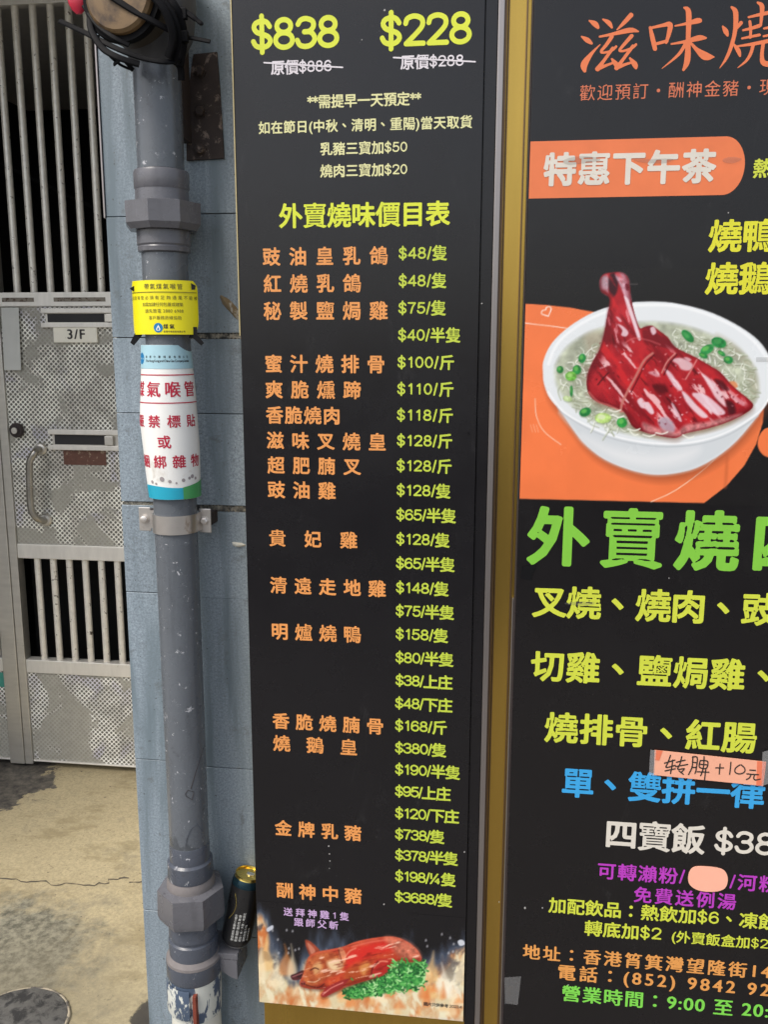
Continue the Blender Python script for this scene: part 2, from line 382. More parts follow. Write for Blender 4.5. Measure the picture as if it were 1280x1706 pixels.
def march(F, gx, gy, runmax=9):                        # polygons of the region F>0 on a grid
    ins = F > 0; P = []; C = []
    a, b, c, d = ins[:-1, :-1], ins[:-1, 1:], ins[1:, 1:], ins[1:, :-1]
    s = a.astype(int)+b+c+d
    for j, row in enumerate(s):
        full = np.flatnonzero(row == 4)
        if len(full):
            brk = np.split(full, np.flatnonzero(np.diff(full) > 1)+1)
            for r in brk:
                for q in range(0, len(r), runmax):
                    i0, i1 = r[q], r[min(q+runmax, len(r))-1]+1
                    P += [(gx[i0], gy[j]), (gx[i1], gy[j]), (gx[i1], gy[j+1]), (gx[i0], gy[j+1])]; C.append(4)
        for i in np.flatnonzero((row > 0) & (row < 4)):
            cs = ((i, j), (i+1, j), (i+1, j+1), (i, j+1)); pl = []
            for k in range(4):
                (x0, y0), (x1, y1) = cs[k], cs[(k+1) % 4]; f0, f1 = F[y0, x0], F[y1, x1]
                if f0 > 0: pl.append((gx[x0], gy[y0]))
                if (f0 > 0) != (f1 > 0):
                    q = f0/(f0-f1); q = min(max(q, 0.02), 0.98)
                    pl.append((gx[x0]+(gx[x1]-gx[x0])*q, gy[y0]+(gy[y1]-gy[y0])*q))
            if len(pl) >= 3: P += pl; C.append(len(pl))
    return np.array(P, float).reshape(-1, 2), np.array(C, int)
def _ell(cx, cy, rx, ry): return [(cx+rx*math.cos(a), cy+ry*math.sin(a)) for a in np.linspace(0, 2*math.pi, 25)]
def _cv(*p): return [tuple(q) for q in spline(p, 6)]
_six = _cv((.42, .55), (.36, .635), (.26, .66), (.12, .58), (.065, .36), (.09, .14), (.25, .035), (.40, .09), (.45, .23), (.39, .37), (.26, .41), (.12, .33), (.075, .25))
DIG = {'0': [_ell(.26, .35, .19, .31)], '1': [[(.14, .54), (.27, .66), (.27, .04)]], '2': [_cv((.07, .50), (.11, .61), (.26, .66), (.41, .60), (.44, .47), (.36, .33), (.08, .04)), [(.08, .04), (.46, .04)]],
       '3': [_cv((.08, .54), (.14, .63), (.26, .66), (.40, .60), (.42, .48), (.34, .38), (.22, .365)), _cv((.22, .365), (.37, .35), (.45, .21), (.38, .08), (.25, .035), (.12, .07), (.06, .18))],
       '4': [[(.36, .04), (.36, .66), (.05, .20), (.47, .20)]], '5': [[(.42, .66), (.13, .66), (.10, .36)], _cv((.10, .36), (.24, .43), (.40, .37), (.45, .22), (.37, .08), (.24, .035), (.11, .08), (.06, .17))],
       '6': [_six], '9': [[(.51-x, .70-y) for x, y in _six]], '7': [[(.06, .66), (.45, .66)], _cv((.45, .66), (.30, .40), (.21, .04))], '8': [_ell(.255, .515, .155, .145), _ell(.255, .20, .19, .165)],
       '$': [_cv((.43, .52), (.36, .62), (.25, .645), (.12, .60), (.08, .50), (.14, .40), (.26, .35), (.39, .29), (.44, .19), (.38, .09), (.25, .05), (.12, .09), (.06, .19)), [(.255, .76), (.255, -.06)]], '/': [[(.05, -.02), (.21, .70)]]}
DIG_ADV = {'/': 0.30, '1': 0.50}
def stroke_glyph(ch, res, r, wx=1.12):
    L = [np.array([(x*wx, y) for x, y in l]) for l in DIG[ch]]; A = np.concatenate(L); pad = r+2/res
    gx = np.arange(A[:, 0].min()-pad, A[:, 0].max()+pad, 1/res); gy = np.arange(A[:, 1].min()-pad, A[:, 1].max()+pad, 1/res)
    X, Y = np.meshgrid(gx, gy); F = np.full(X.shape, 9.0)
    for l in L:
        for a, b in zip(l, l[1:]):
            ab = b-a; q = np.clip(((X-a[0])*ab[0]+(Y-a[1])*ab[1])/(ab@ab+1e-12), 0, 1); F = np.minimum(F, np.hypot(X-a[0]-q*ab[0], Y-a[1]-q*ab[1]))
    return march(r-F, gx, gy, 7)
def glyph(ch, res, bold, an=1.0):
    if an == 1.0 and ch in DIG and bold > 0.005:
        key = (ch, res, bold, 'd')
        if key not in _gm: _gm[key] = stroke_glyph(ch, int(res*1.3), 0.028+bold)
        return _gm[key]
    key = (ch, res, bold, an)
    if key in _gm: return _gm[key]
    o = outline(ch)
    if o is None: _gm[key] = None; return None
    A, B = o; pad = bold+1.5/res
    x0, x1 = A[:, 0].min()-pad*an, A[:, 0].max()+pad*an; y0, y1 = A[:, 1].min()-pad, A[:, 1].max()+pad
    gx = np.linspace(x0, x1, max(4, int((x1-x0)*res)+1)); gy = np.linspace(y0, y1, max(4, int((y1-y0)*res)+1))
    X, Y = np.meshgrid(gx, gy); S = np.array([1/an, 1.0])
    Q = np.stack([X.ravel(), Y.ravel()], 1); wind = np.zeros(len(Q)); dist = np.full(len(Q), 9.0)
    for a, b in zip(A, B):
        if (a[1] <= b[1]):
            up = (Q[:, 1] >= a[1]) & (Q[:, 1] < b[1]); sg = 1
        else:
            up = (Q[:, 1] >= b[1]) & (Q[:, 1] < a[1]); sg = -1
        if up.any():
            xi = a[0]+(Q[up, 1]-a[1])/(b[1]-a[1])*(b[0]-a[0]); wind[up] += sg*(Q[up, 0] < xi)
        aa, bb = a*S, b*S; ab = bb-aa; L = ab@ab
        if L < 1e-14: continue
        q = Q*S-aa; tt = np.clip(q@ab/L, 0, 1); dist = np.minimum(dist, np.hypot(q[:, 0]-tt*ab[0], q[:, 1]-tt*ab[1]))
    D = np.where(wind != 0, 0, dist).reshape(X.shape); loc = D.copy(); bl = bold
    if bold > 0.012:                                   # crowded characters keep their narrow gaps open
        h = gx[1]-gx[0]; k = int(round((bold+0.012)/h))
        for dx in range(-k, k+1):
            for dy in range(-k, k+1):
                if (dx or dy) and dx*dx+dy*dy <= k*k+1:
                    sh_ = np.full(D.shape, 1.0 if False else 0.0); y_0, y_1 = max(0, dy), D.shape[0]+min(0, dy); x_0, x_1 = max(0, dx), D.shape[1]+min(0, dx)
                    sh_[y_0:y_1, x_0:x_1] = D[y_0-dy:y_1-dy, x_0-dx:x_1-dx]; loc = np.maximum(loc, sh_)
        bl = np.where(loc > bold+0.016, bold, np.clip(loc-0.016, 0.0, bold))
    F = np.where(wind != 0, dist, -dist).reshape(X.shape)+bl
    _gm[key] = march(F, gx, gy, 7); return _gm[key]
def text_uv(s, width, em, bold=0.02, an=1.0, res=None, wx=1.0, spaced=True):
    """lettering laid from u=0 to u=width (metres), centred on v=0"""
    for ch in s: outline(ch)
    adv = [(DIG_ADV.get(c, 0.60) if (c in DIG and an == 1.0 and bold > 0.005) else _adv[c])*em*wx for c in s]; n = len(s)
    gap = (width+0.07*em*wx-sum(adv))/max(n-1, 1) if width else 0
    res = res or 28
    cj = any(ord(c) > 0x2000 for c in s); vc = 0.38 if cj else 0.345
    V, C = [], []; u = -0.035*em*wx
    for ch, a in zip(s, adv):
        g = glyph(ch, res, bold, an)
        if g is not None and len(g[0]):
            # latin characters in a mixed line sit centred on the line too
            dv = 0.038 if (cj and ord(ch) < 0x2000) else 0; du = 0
            if ch in '、：': du = 0.48-g[0][:, 0].mean(); dv = 0.38-g[0][:, 1].mean()
            V.append(np.stack([u+(g[0][:, 0]+du)*em*wx, (g[0][:, 1]+dv-vc)*em], 1)); C.append(g[1])
        u += a+gap
    return np.concatenate(V), np.concatenate(C)
def row(s, xL, xR, yc, em_px, mat, parent, Y, bold=0.022, an=1.0, name='lettering', lift=0.0006, wx=1.0):
    L, R_ = un(xL, yc, Y), un(xR, yc, Y); Zc = float(un((xL+xR)/2, yc, Y)[2]); xm = (xL+xR)/2
    em = em_px*float(un(xm, yc-5, Y)[2]-un(xm, yc+5, Y)[2])/10
    V, C = text_uv(s, R_[0]-L[0], em, bold, an, int(min(76, max(24, em_px*1.0))), wx)
    P = np.stack([L[0]+V[:, 0], np.full(len(V), Y-lift), Zc+V[:, 1]], 1)
    return link(name, flat_mesh(name, P, C, mat), parent)
def strokes(name, lines, tf, mat, parent, Y, step=1.0, lift=0.0006):   # brush strokes: each a list of (x, y, width)
    S = [[(*tf(p[0], p[1]), p[2]) for p in l] for l in lines]
    allp = np.array([(p[0], p[1]) for l in S for p in l]); mw = max(p[2] for l in S for p in l)
    gx = np.arange(allp[:, 0].min()-mw, allp[:, 0].max()+mw, step); gy = np.arange(allp[:, 1].min()-mw, allp[:, 1].max()+mw, step)
    X, Yg = np.meshgrid(gx, gy); F = np.full(X.shape, -9.0)
    for l in S:
        l = spline(l, 5) if len(l) > 2 else [np.array(p) for p in l]
        for a, b in zip(l, l[1:]):
            ab = b[:2]-a[:2]; L = ab@ab+1e-9
            t = np.clip(((X-a[0])*ab[0]+(Yg-a[1])*ab[1])/L, 0, 1)
            F = np.maximum(F, (a[2]+(b[2]-a[2])*t)/2-np.hypot(X-a[0]-t*ab[0], Yg-a[1]-t*ab[1]))
    P, C = march(F, gx, gy, 20)
    W = un(P[:, 0], P[:, 1], Y-lift)
    return link(name, flat_mesh(name, W, C, mat), parent)

# ------------------------------------------------------------------ flat picture printing (colour per vertex of a flat sheet)
def vnoise(X, Y, s, seed, octv=4):
    r = np.random.default_rng(seed); out = np.zeros(X.shape); amp = 1; tot = 0
    for o in range(octv):
        g = r.random((64, 64)); x = X/s*(2**o) % 63; y = Y/s*(2**o) % 63
        xi, yi = x.astype(int), y.astype(int); fx, fy = x-xi, y-yi; fx = fx*fx*(3-2*fx); fy = fy*fy*(3-2*fy)
        v = (g[yi, xi]*(1-fx)+g[yi, (xi+1) % 64]*fx)*(1-fy)+(g[(yi+1) % 64, xi]*(1-fx)+g[(yi+1) % 64, (xi+1) % 64]*fx)*fy
        out += v*amp; tot += amp; amp *= 0.5
    return out/tot
class Print:
    def __init__(s, x0, y0, x1, y1, step, bg):
        s.x = np.arange(x0, x1+step, step); s.y = np.arange(y0, y1+step, step); s.step = step
        s.X, s.Y = np.meshgrid(s.x, s.y); s.I = np.zeros((*s.X.shape, 3)); s.I[:] = bg; s.A = np.ones(s.X.shape)
    def blend(s, a, c, sl=None):
        c = np.asarray(c, float); s.I = s.I*(1-a[..., None])+c*a[..., None]
    def sd(s, pts):
        P = np.array(pts, float); X, Y = s.X, s.Y; d = np.full(X.shape, 1e9); ins = np.zeros(X.shape, bool)
        for a, b in zip(P, np.roll(P, -1, 0)):
            ab = b-a; L = ab@ab+1e-9; t = np.clip(((X-a[0])*ab[0]+(Y-a[1])*ab[1])/L, 0, 1)
            d = np.minimum(d, np.hypot(X-a[0]-t*ab[0], Y-a[1]-t*ab[1]))
            if a[1] != b[1]:
                c = ((a[1] > Y) != (b[1] > Y)) & (X < (b[0]-a[0])*(Y-a[1])/(b[1]-a[1])+a[0]); ins ^= c
        return np.where(ins, d, -d)
    def win(s, pts, m):
        P = np.array(pts, float)[:, :2]
        i0, i1 = np.searchsorted(s.x, [P[:, 0].min()-m, P[:, 0].max()+m]); j0, j1 = np.searchsorted(s.y, [P[:, 1].min()-m, P[:, 1].max()+m])
        w = Print.__new__(Print); sl = (slice(j0, j1), slice(i0, i1)); w.X, w.Y = s.X[sl], s.Y[sl]
        return w, sl
    def poly(s, pts, c, soft=0.8, alpha=1.0, smooth=True, vary=0.0, seed=1, vs=12, c2=None):
        if smooth: pts = [p[:2] for p in spline(pts, 5, True)]
        w, sl = s.win(pts, soft*2+2)
        if w.X.size == 0: return
        a = np.clip(w.sd(pts)/(2*soft)+0.5, 0, 1)*alpha; c = np.array(c, float)/255
        col = np.broadcast_to(c, (*w.X.shape, 3)).copy()
        if vary:
            n = vnoise(w.X, w.Y, vs, seed)
            if c2 is not None:
                k = np.clip((n-0.5)*vary*4+0.5, 0, 1)[..., None]; col = col*(1-k)+np.array(c2)/255*k
            else: col = np.clip(col*(1+(n-0.5)*vary*2)[..., None], 0, 1)
        s.I[sl] = s.I[sl]*(1-a[..., None])+col*a[..., None]
    def texture(s, pts, ang, sx, sy, bands, seed, soft=1.0):
        pts = [p[:2] for p in spline(pts, 5, True)]; w, sl = s.win(pts, 4); m = np.clip(w.sd(pts)/(2*soft)+0.2, 0, 1)
        ca, sa = math.cos(ang), math.sin(ang); u = w.X*ca+w.Y*sa+500; v = -w.X*sa+w.Y*ca+3000
        n = vnoise(u/sx*10, v/sy*10, 10, seed, 4); n = (n-n.mean())/(n.std()+1e-6)
        for lo, hi, c, al in bands:
            a = np.clip((n-lo)/(hi-lo), 0, 1)*al*m; s.I[sl] = s.I[sl]*(1-a[..., None])+np.array(c, float)/255*a[..., None]
    def shade(s, pts, c, wdt, al, dx=0, dy=0):          # the printed form darkening towards one side of an outline
        pts = [p[:2] for p in spline(pts, 5, True)]; w, sl = s.win(pts, 4); m = np.clip(w.sd(pts)+0.5, 0, 1)
        X0, Y0 = w.X, w.Y; w.X = X0+dx; w.Y = Y0+dy; d = w.sd(pts); w.X, w.Y = X0, Y0
        a = np.clip(1-d/wdt, 0, 1)**1.5*al*m; s.I[sl] = s.I[sl]*(1-a[..., None])+np.array(c, float)/255*a[..., None]
    def line(s, pts, wd, c, soft=0.7, alpha=1.0, smooth=True):
        pts = [tuple(p) for p in pts]
        q = spline(pts, 5) if (smooth and len(pts) > 2) else [np.array(p, float) for p in pts]
        w, sl = s.win(q, wd+soft*2+2)
        if w.X.size == 0: return
        d = np.full(w.X.shape, 1e9)
        for a, b in zip(q, q[1:]):
            ab = b[:2]-a[:2]; L = ab@ab+1e-9; t = np.clip(((w.X-a[0])*ab[0]+(w.Y-a[1])*ab[1])/L, 0, 1)
            d = np.minimum(d, np.hypot(w.X-a[0]-t*ab[0], w.Y-a[1]-t*ab[1]))
        a = np.clip((wd/2-d)/(2*soft)+0.5, 0, 1)*alpha
        s.I[sl] = s.I[sl]*(1-a[..., None])+np.array(c, float)/255*a[..., None]
    def sample(s, px, py):
        i = np.clip((px-s.x[0])/s.step, 0, len(s.x)-1.001); j = np.clip((py-s.y[0])/s.step, 0, len(s.y)-1.001)
        a, b = i.astype(int), j.astype(int); fx, fy = (i-a)[..., None], (j-b)[..., None]; I = s.I
        return (I[b, a]*(1-fx)+I[b, a+1]*fx)*(1-fy)+(I[b+1, a]*(1-fx)+I[b+1, a+1]*fx)*fy
    def sheet(s, name, X0, X1, Z0, Z1, Y, parent, mat, cell, lift=0.0004):
        nx, nz = int((X1-X0)/cell)+1, int((Z1-Z0)/cell)+1
        gx, gz = np.linspace(X0, X1, nx), np.linspace(Z0, Z1, nz); GX, GZ = np.meshgrid(gx, gz)
        W = np.stack([GX, np.full(GX.shape, Y-lift), GZ], -1); px, py = proj(W)
        c = s.sample(px, py); c = np.where(c <= 0.04045, c/12.92, ((c+0.055)/1.055)**2.4)*0.92
        me = bpy.data.meshes.new(name); n = nx*nz; me.vertices.add(n); me.vertices.foreach_set('co', W.astype(np.float32).ravel())
        k = (np.arange(nz-1)[:, None]*nx+np.arange(nx-1)).ravel(); idx = np.stack([k, k+1, k+nx+1, k+nx], 1).astype(np.int32)
        m = len(idx); me.loops.add(m*4); me.polygons.add(m); me.loops.foreach_set('vertex_index', idx.ravel())
        me.polygons.foreach_set('loop_start', np.arange(m, dtype=np.int32)*4); me.polygons.foreach_set('loop_total', np.full(m, 4, np.int32))
        me.update(calc_edges=True); at = me.color_attributes.new('print', 'FLOAT_COLOR', 'POINT')
        at.data.foreach_set('color', np.concatenate([c.reshape(-1, 3), np.ones((n, 1))], 1).astype(np.float32).ravel())
        me.materials.append(mat); return link(name, me, parent)

# ================================================================== SETTING
YS = -0.09            # face of the left board
YP = -0.085           # face of the right poster
YT = 0.0              # face of the tiled pillar
YD = 1.454            # face of the metal gate
XL_T, XR_T = -0.780, -0.40   # tiled pillar
XL_S, XR_S = float(un(409, 850, YS)[0]), float(un(821, 850, YS)[0])
XP = float(un(865, 845, YP)[0])
# ground
def sheet_obj(name, x0, x1, y0, y1, z, mat, sub=1):
    bm = bmesh.new(); bmesh.ops.create_grid(bm, x_segments=sub, y_segments=sub, size=0.5, matrix=Matrix.Translation(((x0+x1)/2, (y0+y1)/2, z)) @ Matrix.Diagonal((x1-x0, y1-y0, 1, 1)))
    return tag(link(name, bm_mesh(name, bm, mat)), kind='structure')
sheet_obj('ground', -900, 900, -900, 900, -0.14, M['asphalt'])
o = box('pavement', -40, 40, -3.6, 0.0, -0.13, 0.0, M['paving'], bev=0.01); tag(o, kind='structure')
# alcove floor
m, t, b = newmat('worn_cream_concrete'); v = coords(t)
base = mixc(t, noise(t, 3.5, v, 7, 0.62, 0.1), lin(164, 151, 120), lin(210, 196, 158))
fine = noise(t, 120, v, 4, 0.7)
base = mixc(t, ramp(t, fine, 0.40, 0.62), mixc(t, 0.3, base, (0.10, 0.09, 0.07)), base)
grime = noise(t, 7, v, 9, 0.72, 0.0)
base = mixc(t, math_(t, 'MULTIPLY', ramp(t, grime, 0.54, 0.72), 0.6), base, lin(112, 109, 98))
damp = noise(t, 4.3, coords(t, 1, 1.6, 1), 9, 0.7)
base = mixc(t, math_(t, 'MULTIPLY', ramp(t, damp, 0.53, 0.62), 0.45), base, lin(128, 116, 84))
tiny = noise(t, 95, v, 5, 0.7); base = mixc(t, math_(t, 'MULTIPLY', ramp(t, tiny, 0.60, 0.68), 0.6), base, lin(98, 90, 74))
pock = noise(t, 46, v, 4, 0.6, 0.6); base = mixc(t, ramp(t, pock, 0.69, 0.715), base, lin(70, 62, 50))
def spot(cx, cy, rad, edge, wob):
    g = N(t, 'ShaderNodeVectorMath', operation='DISTANCE'); t.links.new(coords(t), g.inputs[0]); g.inputs[1].default_value = (cx, cy, 0)
    d = math_(t, 'ADD', g.outputs['Value'], math_(t, 'MULTIPLY', math_(t, 'SUBTRACT', noise(t, 11, v, 8, 0.7, 0.3), 0.5), wob))
    return ramp(t, d, rad-edge, rad, (1, 1, 1, 1), (0, 0, 0, 1))
q = un(0, 1300, Z=0.0); base = mixc(t, spot(q[0]-0.05, q[1]-0.02, 0.27, 0.012, 0.42), base, mixc(t, ramp(t, noise(t, 30, v, 8, 0.75), 0.38, 0.64), lin(58, 56, 55), lin(118, 112, 102)))
q = un(-10, 1600, Z=0.0); base = mixc(t, math_(t, 'MULTIPLY', spot(q[0], q[1], 0.34, 0.14, 0.5), 0.9), base, mixc(t, ramp(t, noise(t, 38, v, 8, 0.75), 0.40, 0.60), lin(72, 74, 68), lin(150, 147, 130)))
q = un(262, 1700, Z=0.0); base = mixc(t, spot(q[0], q[1], 0.075, 0.008, 0.10), base, lin(34, 34, 42))
q = un(40, 1700, Z=0.0); base = mixc(t, math_(t, 'MULTIPLY', spot(q[0], q[1], 0.42, 0.25, 0.3), 0.5), base, lin(125, 118, 98))
t.links.new(base, b.inputs['Base Color']); b.inputs['Roughness'].default_value = 0.62
bump(t, b, math_(t, 'ADD', fine, math_(t, 'MULTIPLY', noise(t, 18, v, 8, 0.7), 1.0)), 0.25, 0.001)
M['cream_floor'] = m
o = box('floor', -2.75, -0.40, 0.001, 5.5, -0.13, 0.004, M['cream_floor'], bev=0); tag(o, kind='structure')
# crack and scuffs in the floor: thin slivers
cr = [(-20, 1462), (10, 1464), (35, 1469), (60, 1468), (85, 1474), (110, 1471), (140, 1474), (165, 1471), (180, 1465), (198, 1462), (215, 1469), (240, 1468), (262, 1470)]
cr = [(x+dx, y+random.uniform(-1.2, 1.2)) for x, y in cr for dx in (0, 9, 17)]
wv = [random.uniform(0.3, 1.3) for _ in cr]; V = []; C = []
top = un([p[0] for p in cr], [p[1]-a for p, a in zip(cr, wv)], Z=0.0052); bot = un([p[0] for p in cr], [p[1]+a for p, a in zip(cr, wv)], Z=0.0052)
for i in range(len(cr)-1): V += [bot[i], bot[i+1], top[i+1], top[i]]; C.append(4)
M['crack'] = plain('crack_dirt', (0.10, 0.088, 0.068), 0.95, var=0.3)
tag(link('floor_crack', flat_mesh('floor_crack', V, C, M['crack'])), kind='structure')
# round cement cover
q0, q1 = un(70, 1648, Z=0.0), un(157, 1706, Z=0.0)
rc = 0.135; cx = q0[0]; cy = q0[1]-rc
cov = thing('drain_cover', (cx, cy, 0.004), 'round dirty grey cement cover with a pale rim set in the floor', 'drain cover')
bm = bmesh.new(); add_lathe(bm, [(rc*0.94, 0.0), (rc*0.94, 0.006), (rc*0.9, 0.008), (0.001, 0.0095)], (cx, cy, 0.004), 60)
for vtx in bm.verts: vtx.co.z += random.uniform(-0.0008, 0.0008)
link('lid', bm_mesh('lid', bm, M['cover'], True, 40), cov)
bm = bmesh.new(); rr = []
for k in range(72):
    a = 2*math.pi*k/72; w1 = rc*(0.945+random.uniform(-0.006, 0.006)); w2 = rc*(0.985+random.uniform(-0.009, 0.009))
    rr.append([bm.verts.new((cx+w*math.cos(a), cy+w*math.sin(a), z)) for w, z in ((w1, 0.005), (w1, 0.0115), (w2, 0.0095), (w2*1.01, 0.004))])
for k in range(72):
    A, B = rr[k], rr[(k+1) % 72]
    for j in range(3): bm.faces.new((A[j], B[j], B[j+1], A[j+1]))
link('rim', bm_mesh('rim', bm, M['cover_rim'], True), cov)

# ---- shopfront wall behind the boards, facade above, alcove shell
sw = thing('shop_wall', (1.0, 0.2, 0.0), 'brass and dark clad shopfront wall behind the two menu boards', 'wall')
box('wall', XR_T+0.001, 3.2, 0.0, 0.3, -0.1, 3.1, M['dark'], sw, bev=0)
box('brass_panel', XL_S+0.004, XP+0.012, -0.062, -0.001, -0.05, 3.0, M['brass'], sw, bev=0.001)
box('brass_panel', XP+0.016, 2.2, -0.06, -0.001, -0.05, 3.0, M['brass'], sw, bev=0.001)
fb = thing('building_facade', (0, 0.3, 3.1), 'plain grey rendered building front above the shop and the alcove', 'building')
box('wall', -12, 14, 0.02, 8.0, 3.101, 16, M['facade'], fb, bev=0)
lw = thing('side_wall', (-4, 0.3, 0), 'grey rendered wall left of the gated alcove', 'wall')
box('wall', -12, -2.751, 0.0, 5.5, -0.1, 3.1, M['facade'], lw, bev=0)
al = thing('alcove_wall', (-0.5, 0.3, 0), 'plastered side wall running back to the gate behind the tiled pillar', 'wall')
box('wall', -0.70, -0.401, 0.301, 5.5, 0.005, 3.1, M['plaster'], al, bev=0)
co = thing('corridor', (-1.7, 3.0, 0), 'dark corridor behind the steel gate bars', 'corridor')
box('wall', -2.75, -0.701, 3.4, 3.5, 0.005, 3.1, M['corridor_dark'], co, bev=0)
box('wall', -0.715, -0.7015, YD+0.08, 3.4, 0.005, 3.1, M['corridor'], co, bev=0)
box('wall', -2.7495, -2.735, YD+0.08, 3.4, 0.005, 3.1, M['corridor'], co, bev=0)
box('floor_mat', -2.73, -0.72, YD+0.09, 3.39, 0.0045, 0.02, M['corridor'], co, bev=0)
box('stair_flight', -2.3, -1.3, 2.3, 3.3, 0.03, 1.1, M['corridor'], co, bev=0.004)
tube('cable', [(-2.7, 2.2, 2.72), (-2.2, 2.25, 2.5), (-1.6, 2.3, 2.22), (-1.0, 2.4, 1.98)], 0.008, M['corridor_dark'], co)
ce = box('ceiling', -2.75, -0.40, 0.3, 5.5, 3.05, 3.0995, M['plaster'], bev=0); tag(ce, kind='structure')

# ---- tiled pillar
tp = thing('tiled_pillar', (-0.65, 0.15, 0), 'pillar clad in blue grey stone tiles behind the grey gas pipe', 'pillar')
box('core', XL_T+0.008, XR_T, 0.010, 0.30, 0.005, 3.1, M['grout'], tp, bev=0)
XM = float(un(306, 330, YT)[0])
def zl(px, py): return float(un(px, py, YT)[2])
left_j = [0.006, zl(240, 1515), zl(232, 1264), zl(222, 986), zl(205, 838), zl(200, 688), zl(195, 563), zl(180, 362), 2.62, 3.09]
right_j = [0.006, zl(405, 1560), zl(405, 1281), zl(400, 998), zl(398, 848), zl(395, 690), zl(390, 560), zl(380, 356), 2.62, 3.09]
G = 0.0008
gaps_r = {3: 0, 4: 0.007, 6: 0.006}; gaps_l = {4: 0.004}
def tile(x0, x1, z0, z1, i):
    d = random.uniform(-0.0012, 0.0006)
    return box('tile', x0, x1, YT+d, YT+0.0095, z0, z1, M['tiles'][i % 3], tp, bev=0.0009, seg=1)
for i in range(len(left_j)-1):
    tile(XL_T, XM-G, left_j[i]+gaps_l.get(i, G), left_j[i+1]-gaps_l.get(i+1, G), i)
for i in range(len(right_j)-1):
    tile(XM+G, -0.49, right_j[i]+gaps_r.get(i, G), right_j[i+1]-gaps_r.get(i+1, G), i+1)
for i in range(len(left_j)-1):                      # return face of the pillar
    bm = bmesh.new(); add_box(bm, XL_T, XL_T+0.0075, YT+0.011, 0.30, left_j[i]+G, left_j[i+1]-G, 0.0008, 1)
    link('tile', bm_mesh('tile', bm, M['tiles'][(i+2) % 3]), tp)
def rubble(x0, x1, z, h, n):
    bm = bmesh.new(); k = 60; lo = []; hi = []
    for i in range(k+1):
        x = x0+(x1-x0)*i/k; a = h*(0.75+0.5*math.sin(i*1.7)*random.random()); y = 0.001+0.004*random.random()
        lo.append(bm.verts.new((x, y, z-a/2))); hi.append(bm.verts.new((x, 0.001+0.004*random.random(), z+a/2)))
    for i in range(k): bm.faces.new((lo[i], lo[i+1], hi[i+1], hi[i]))
    return link(n, bm_mesh(n, bm, M['mortar'], True), tp)
rubble(XM+0.01, -0.49, right_j[4], 0.016, 'mortar_joint')
rubble(XM+0.005, -0.49, right_j[6], 0.013, 'mortar_joint')
rubble(XL_T+0.004, XM-0.03, left_j[4], 0.013, 'mortar_joint')
# scars on the tiles: chipped mortar lumps
def lump(pts, mat, name='mortar_patch', y=-0.0022, k=5):
    P = [p[:2] for p in spline(pts, k, True)]
    W = un([p[0] for p in P], [p[1] for p in P], y); cc = W.mean(0); bm = bmesh.new()
    c = bm.verts.new((cc[0], y-0.004, cc[2])); r1 = [bm.verts.new((*(p*0.6+cc*0.4)[[0]], y-0.003+random.uniform(-.001, .001), (p*0.6+cc*0.4)[2])) for p in W]
    r2 = [bm.verts.new((p[0]+random.uniform(-.0006, .0006), 0.0005, p[2]+random.uniform(-.0006, .0006))) for p in W]
    for i in range(len(W)):
        j = (i+1) % len(W); bm.faces.new((c, r1[i], r1[j])); bm.faces.new((r1[i], r2[i], r2[j], r1[j]))
    return link(name, bm_mesh(name, bm, mat, True), tp)
M['scar'] = plain('brown_mortar_scar', lin(120, 105, 80), 0.9, var=0.4, scale=50, bmp=0.9, dirt=lin(165, 165, 160), dirt_at=(0.5, 0.58), dscale=40)
lump([(366, 492), (380, 498), (396, 515), (397, 534), (384, 522), (370, 506)], M['scar'])
lump([(386, 903), (400, 904), (410, 909), (398, 912), (388, 909)], M['pipe_white'], 'paint_drip')
# pale edge trim on the upper corner of the pillar
box('edge_trim', XL_T-0.004, XL_T-0.0005, -0.003, 0.028, zl(180, 364), 3.05, M['alu'], tp, bev=0.0008)

# ---- rusty steel plate bolted on the pillar
rp = thing('rusty_plate', (float(un(335, 180)[0]), -0.005, float(un(335, 180)[2])), 'rusty steel plate with bolts on the blue tiles right of the pipe', 'bracket')
P = un([322, 361, 373, 311], [91, 87, 264, 268], -0.006)
plate('plate', [(322, 91), (361, 87), (366, 150), (373, 264), (311, 268), (310, 180)], -0.006, 0.005, M['rust'], rp)
x_f = float(un(313, 180, -0.006)[0])
box('flange', x_f-0.010, x_f+0.006, -0.05, -0.0062, float(un(313, 240, -0.006)[2]), float(un(313, 80, -0.006)[2]), M['rustdark'], rp, bev=0.0015)
for py in (120, 187, 249):
    c = un(334, py, -0.006); lathe('bolt', [(0.0125, -0.0001), (0.0125, -0.003), (0.010, -0.0032), (0.010, -0.008), (0.007, -0.010)], (c[0], -0.006, c[2]), M['rust'], rp, n=6, axis='Y', angle=20)

# ================================================================== GAS PIPE
YPI = -0.075
pc = [float(un(x, y, YPI)[0]) for x, y in ((261, 110), (292.5, 845), (311, 1300))]
XPI = sum(pc)/3
def PR(px_w, y): return px_w/2*mpp(293, y, YPI)*0.985
def PZ(y): return float(un(*[(265+(y-200)*0.043), y], YPI)[2])
pipe = thing('gas_pipe', (XPI, YPI, 0), 'tall grey painted gas riser pipe with hexagonal unions beside the left board', 'pipe')
def seg(name, prof, mat, n=56, hexa=False, parent=pipe):
    pr = [(PR(wd, y), PZ(y)) for y, wd in prof]
    if hexa: pr = [(r/math.cos(math.pi/n)*0.965, z) for r, z in pr]
    return lathe(name, pr, (XPI, YPI, 0), mat, parent, n=n, angle=28)
RP = PR(78, 430)
seg('upper_pipe', [(-30, 82), (100, 81), (285, 78)], M['pipe'])
seg('collar', [(285.5, 79), (287, 90), (291, 93), (316, 92), (319, 89), (338, 90)], M['fitting'])
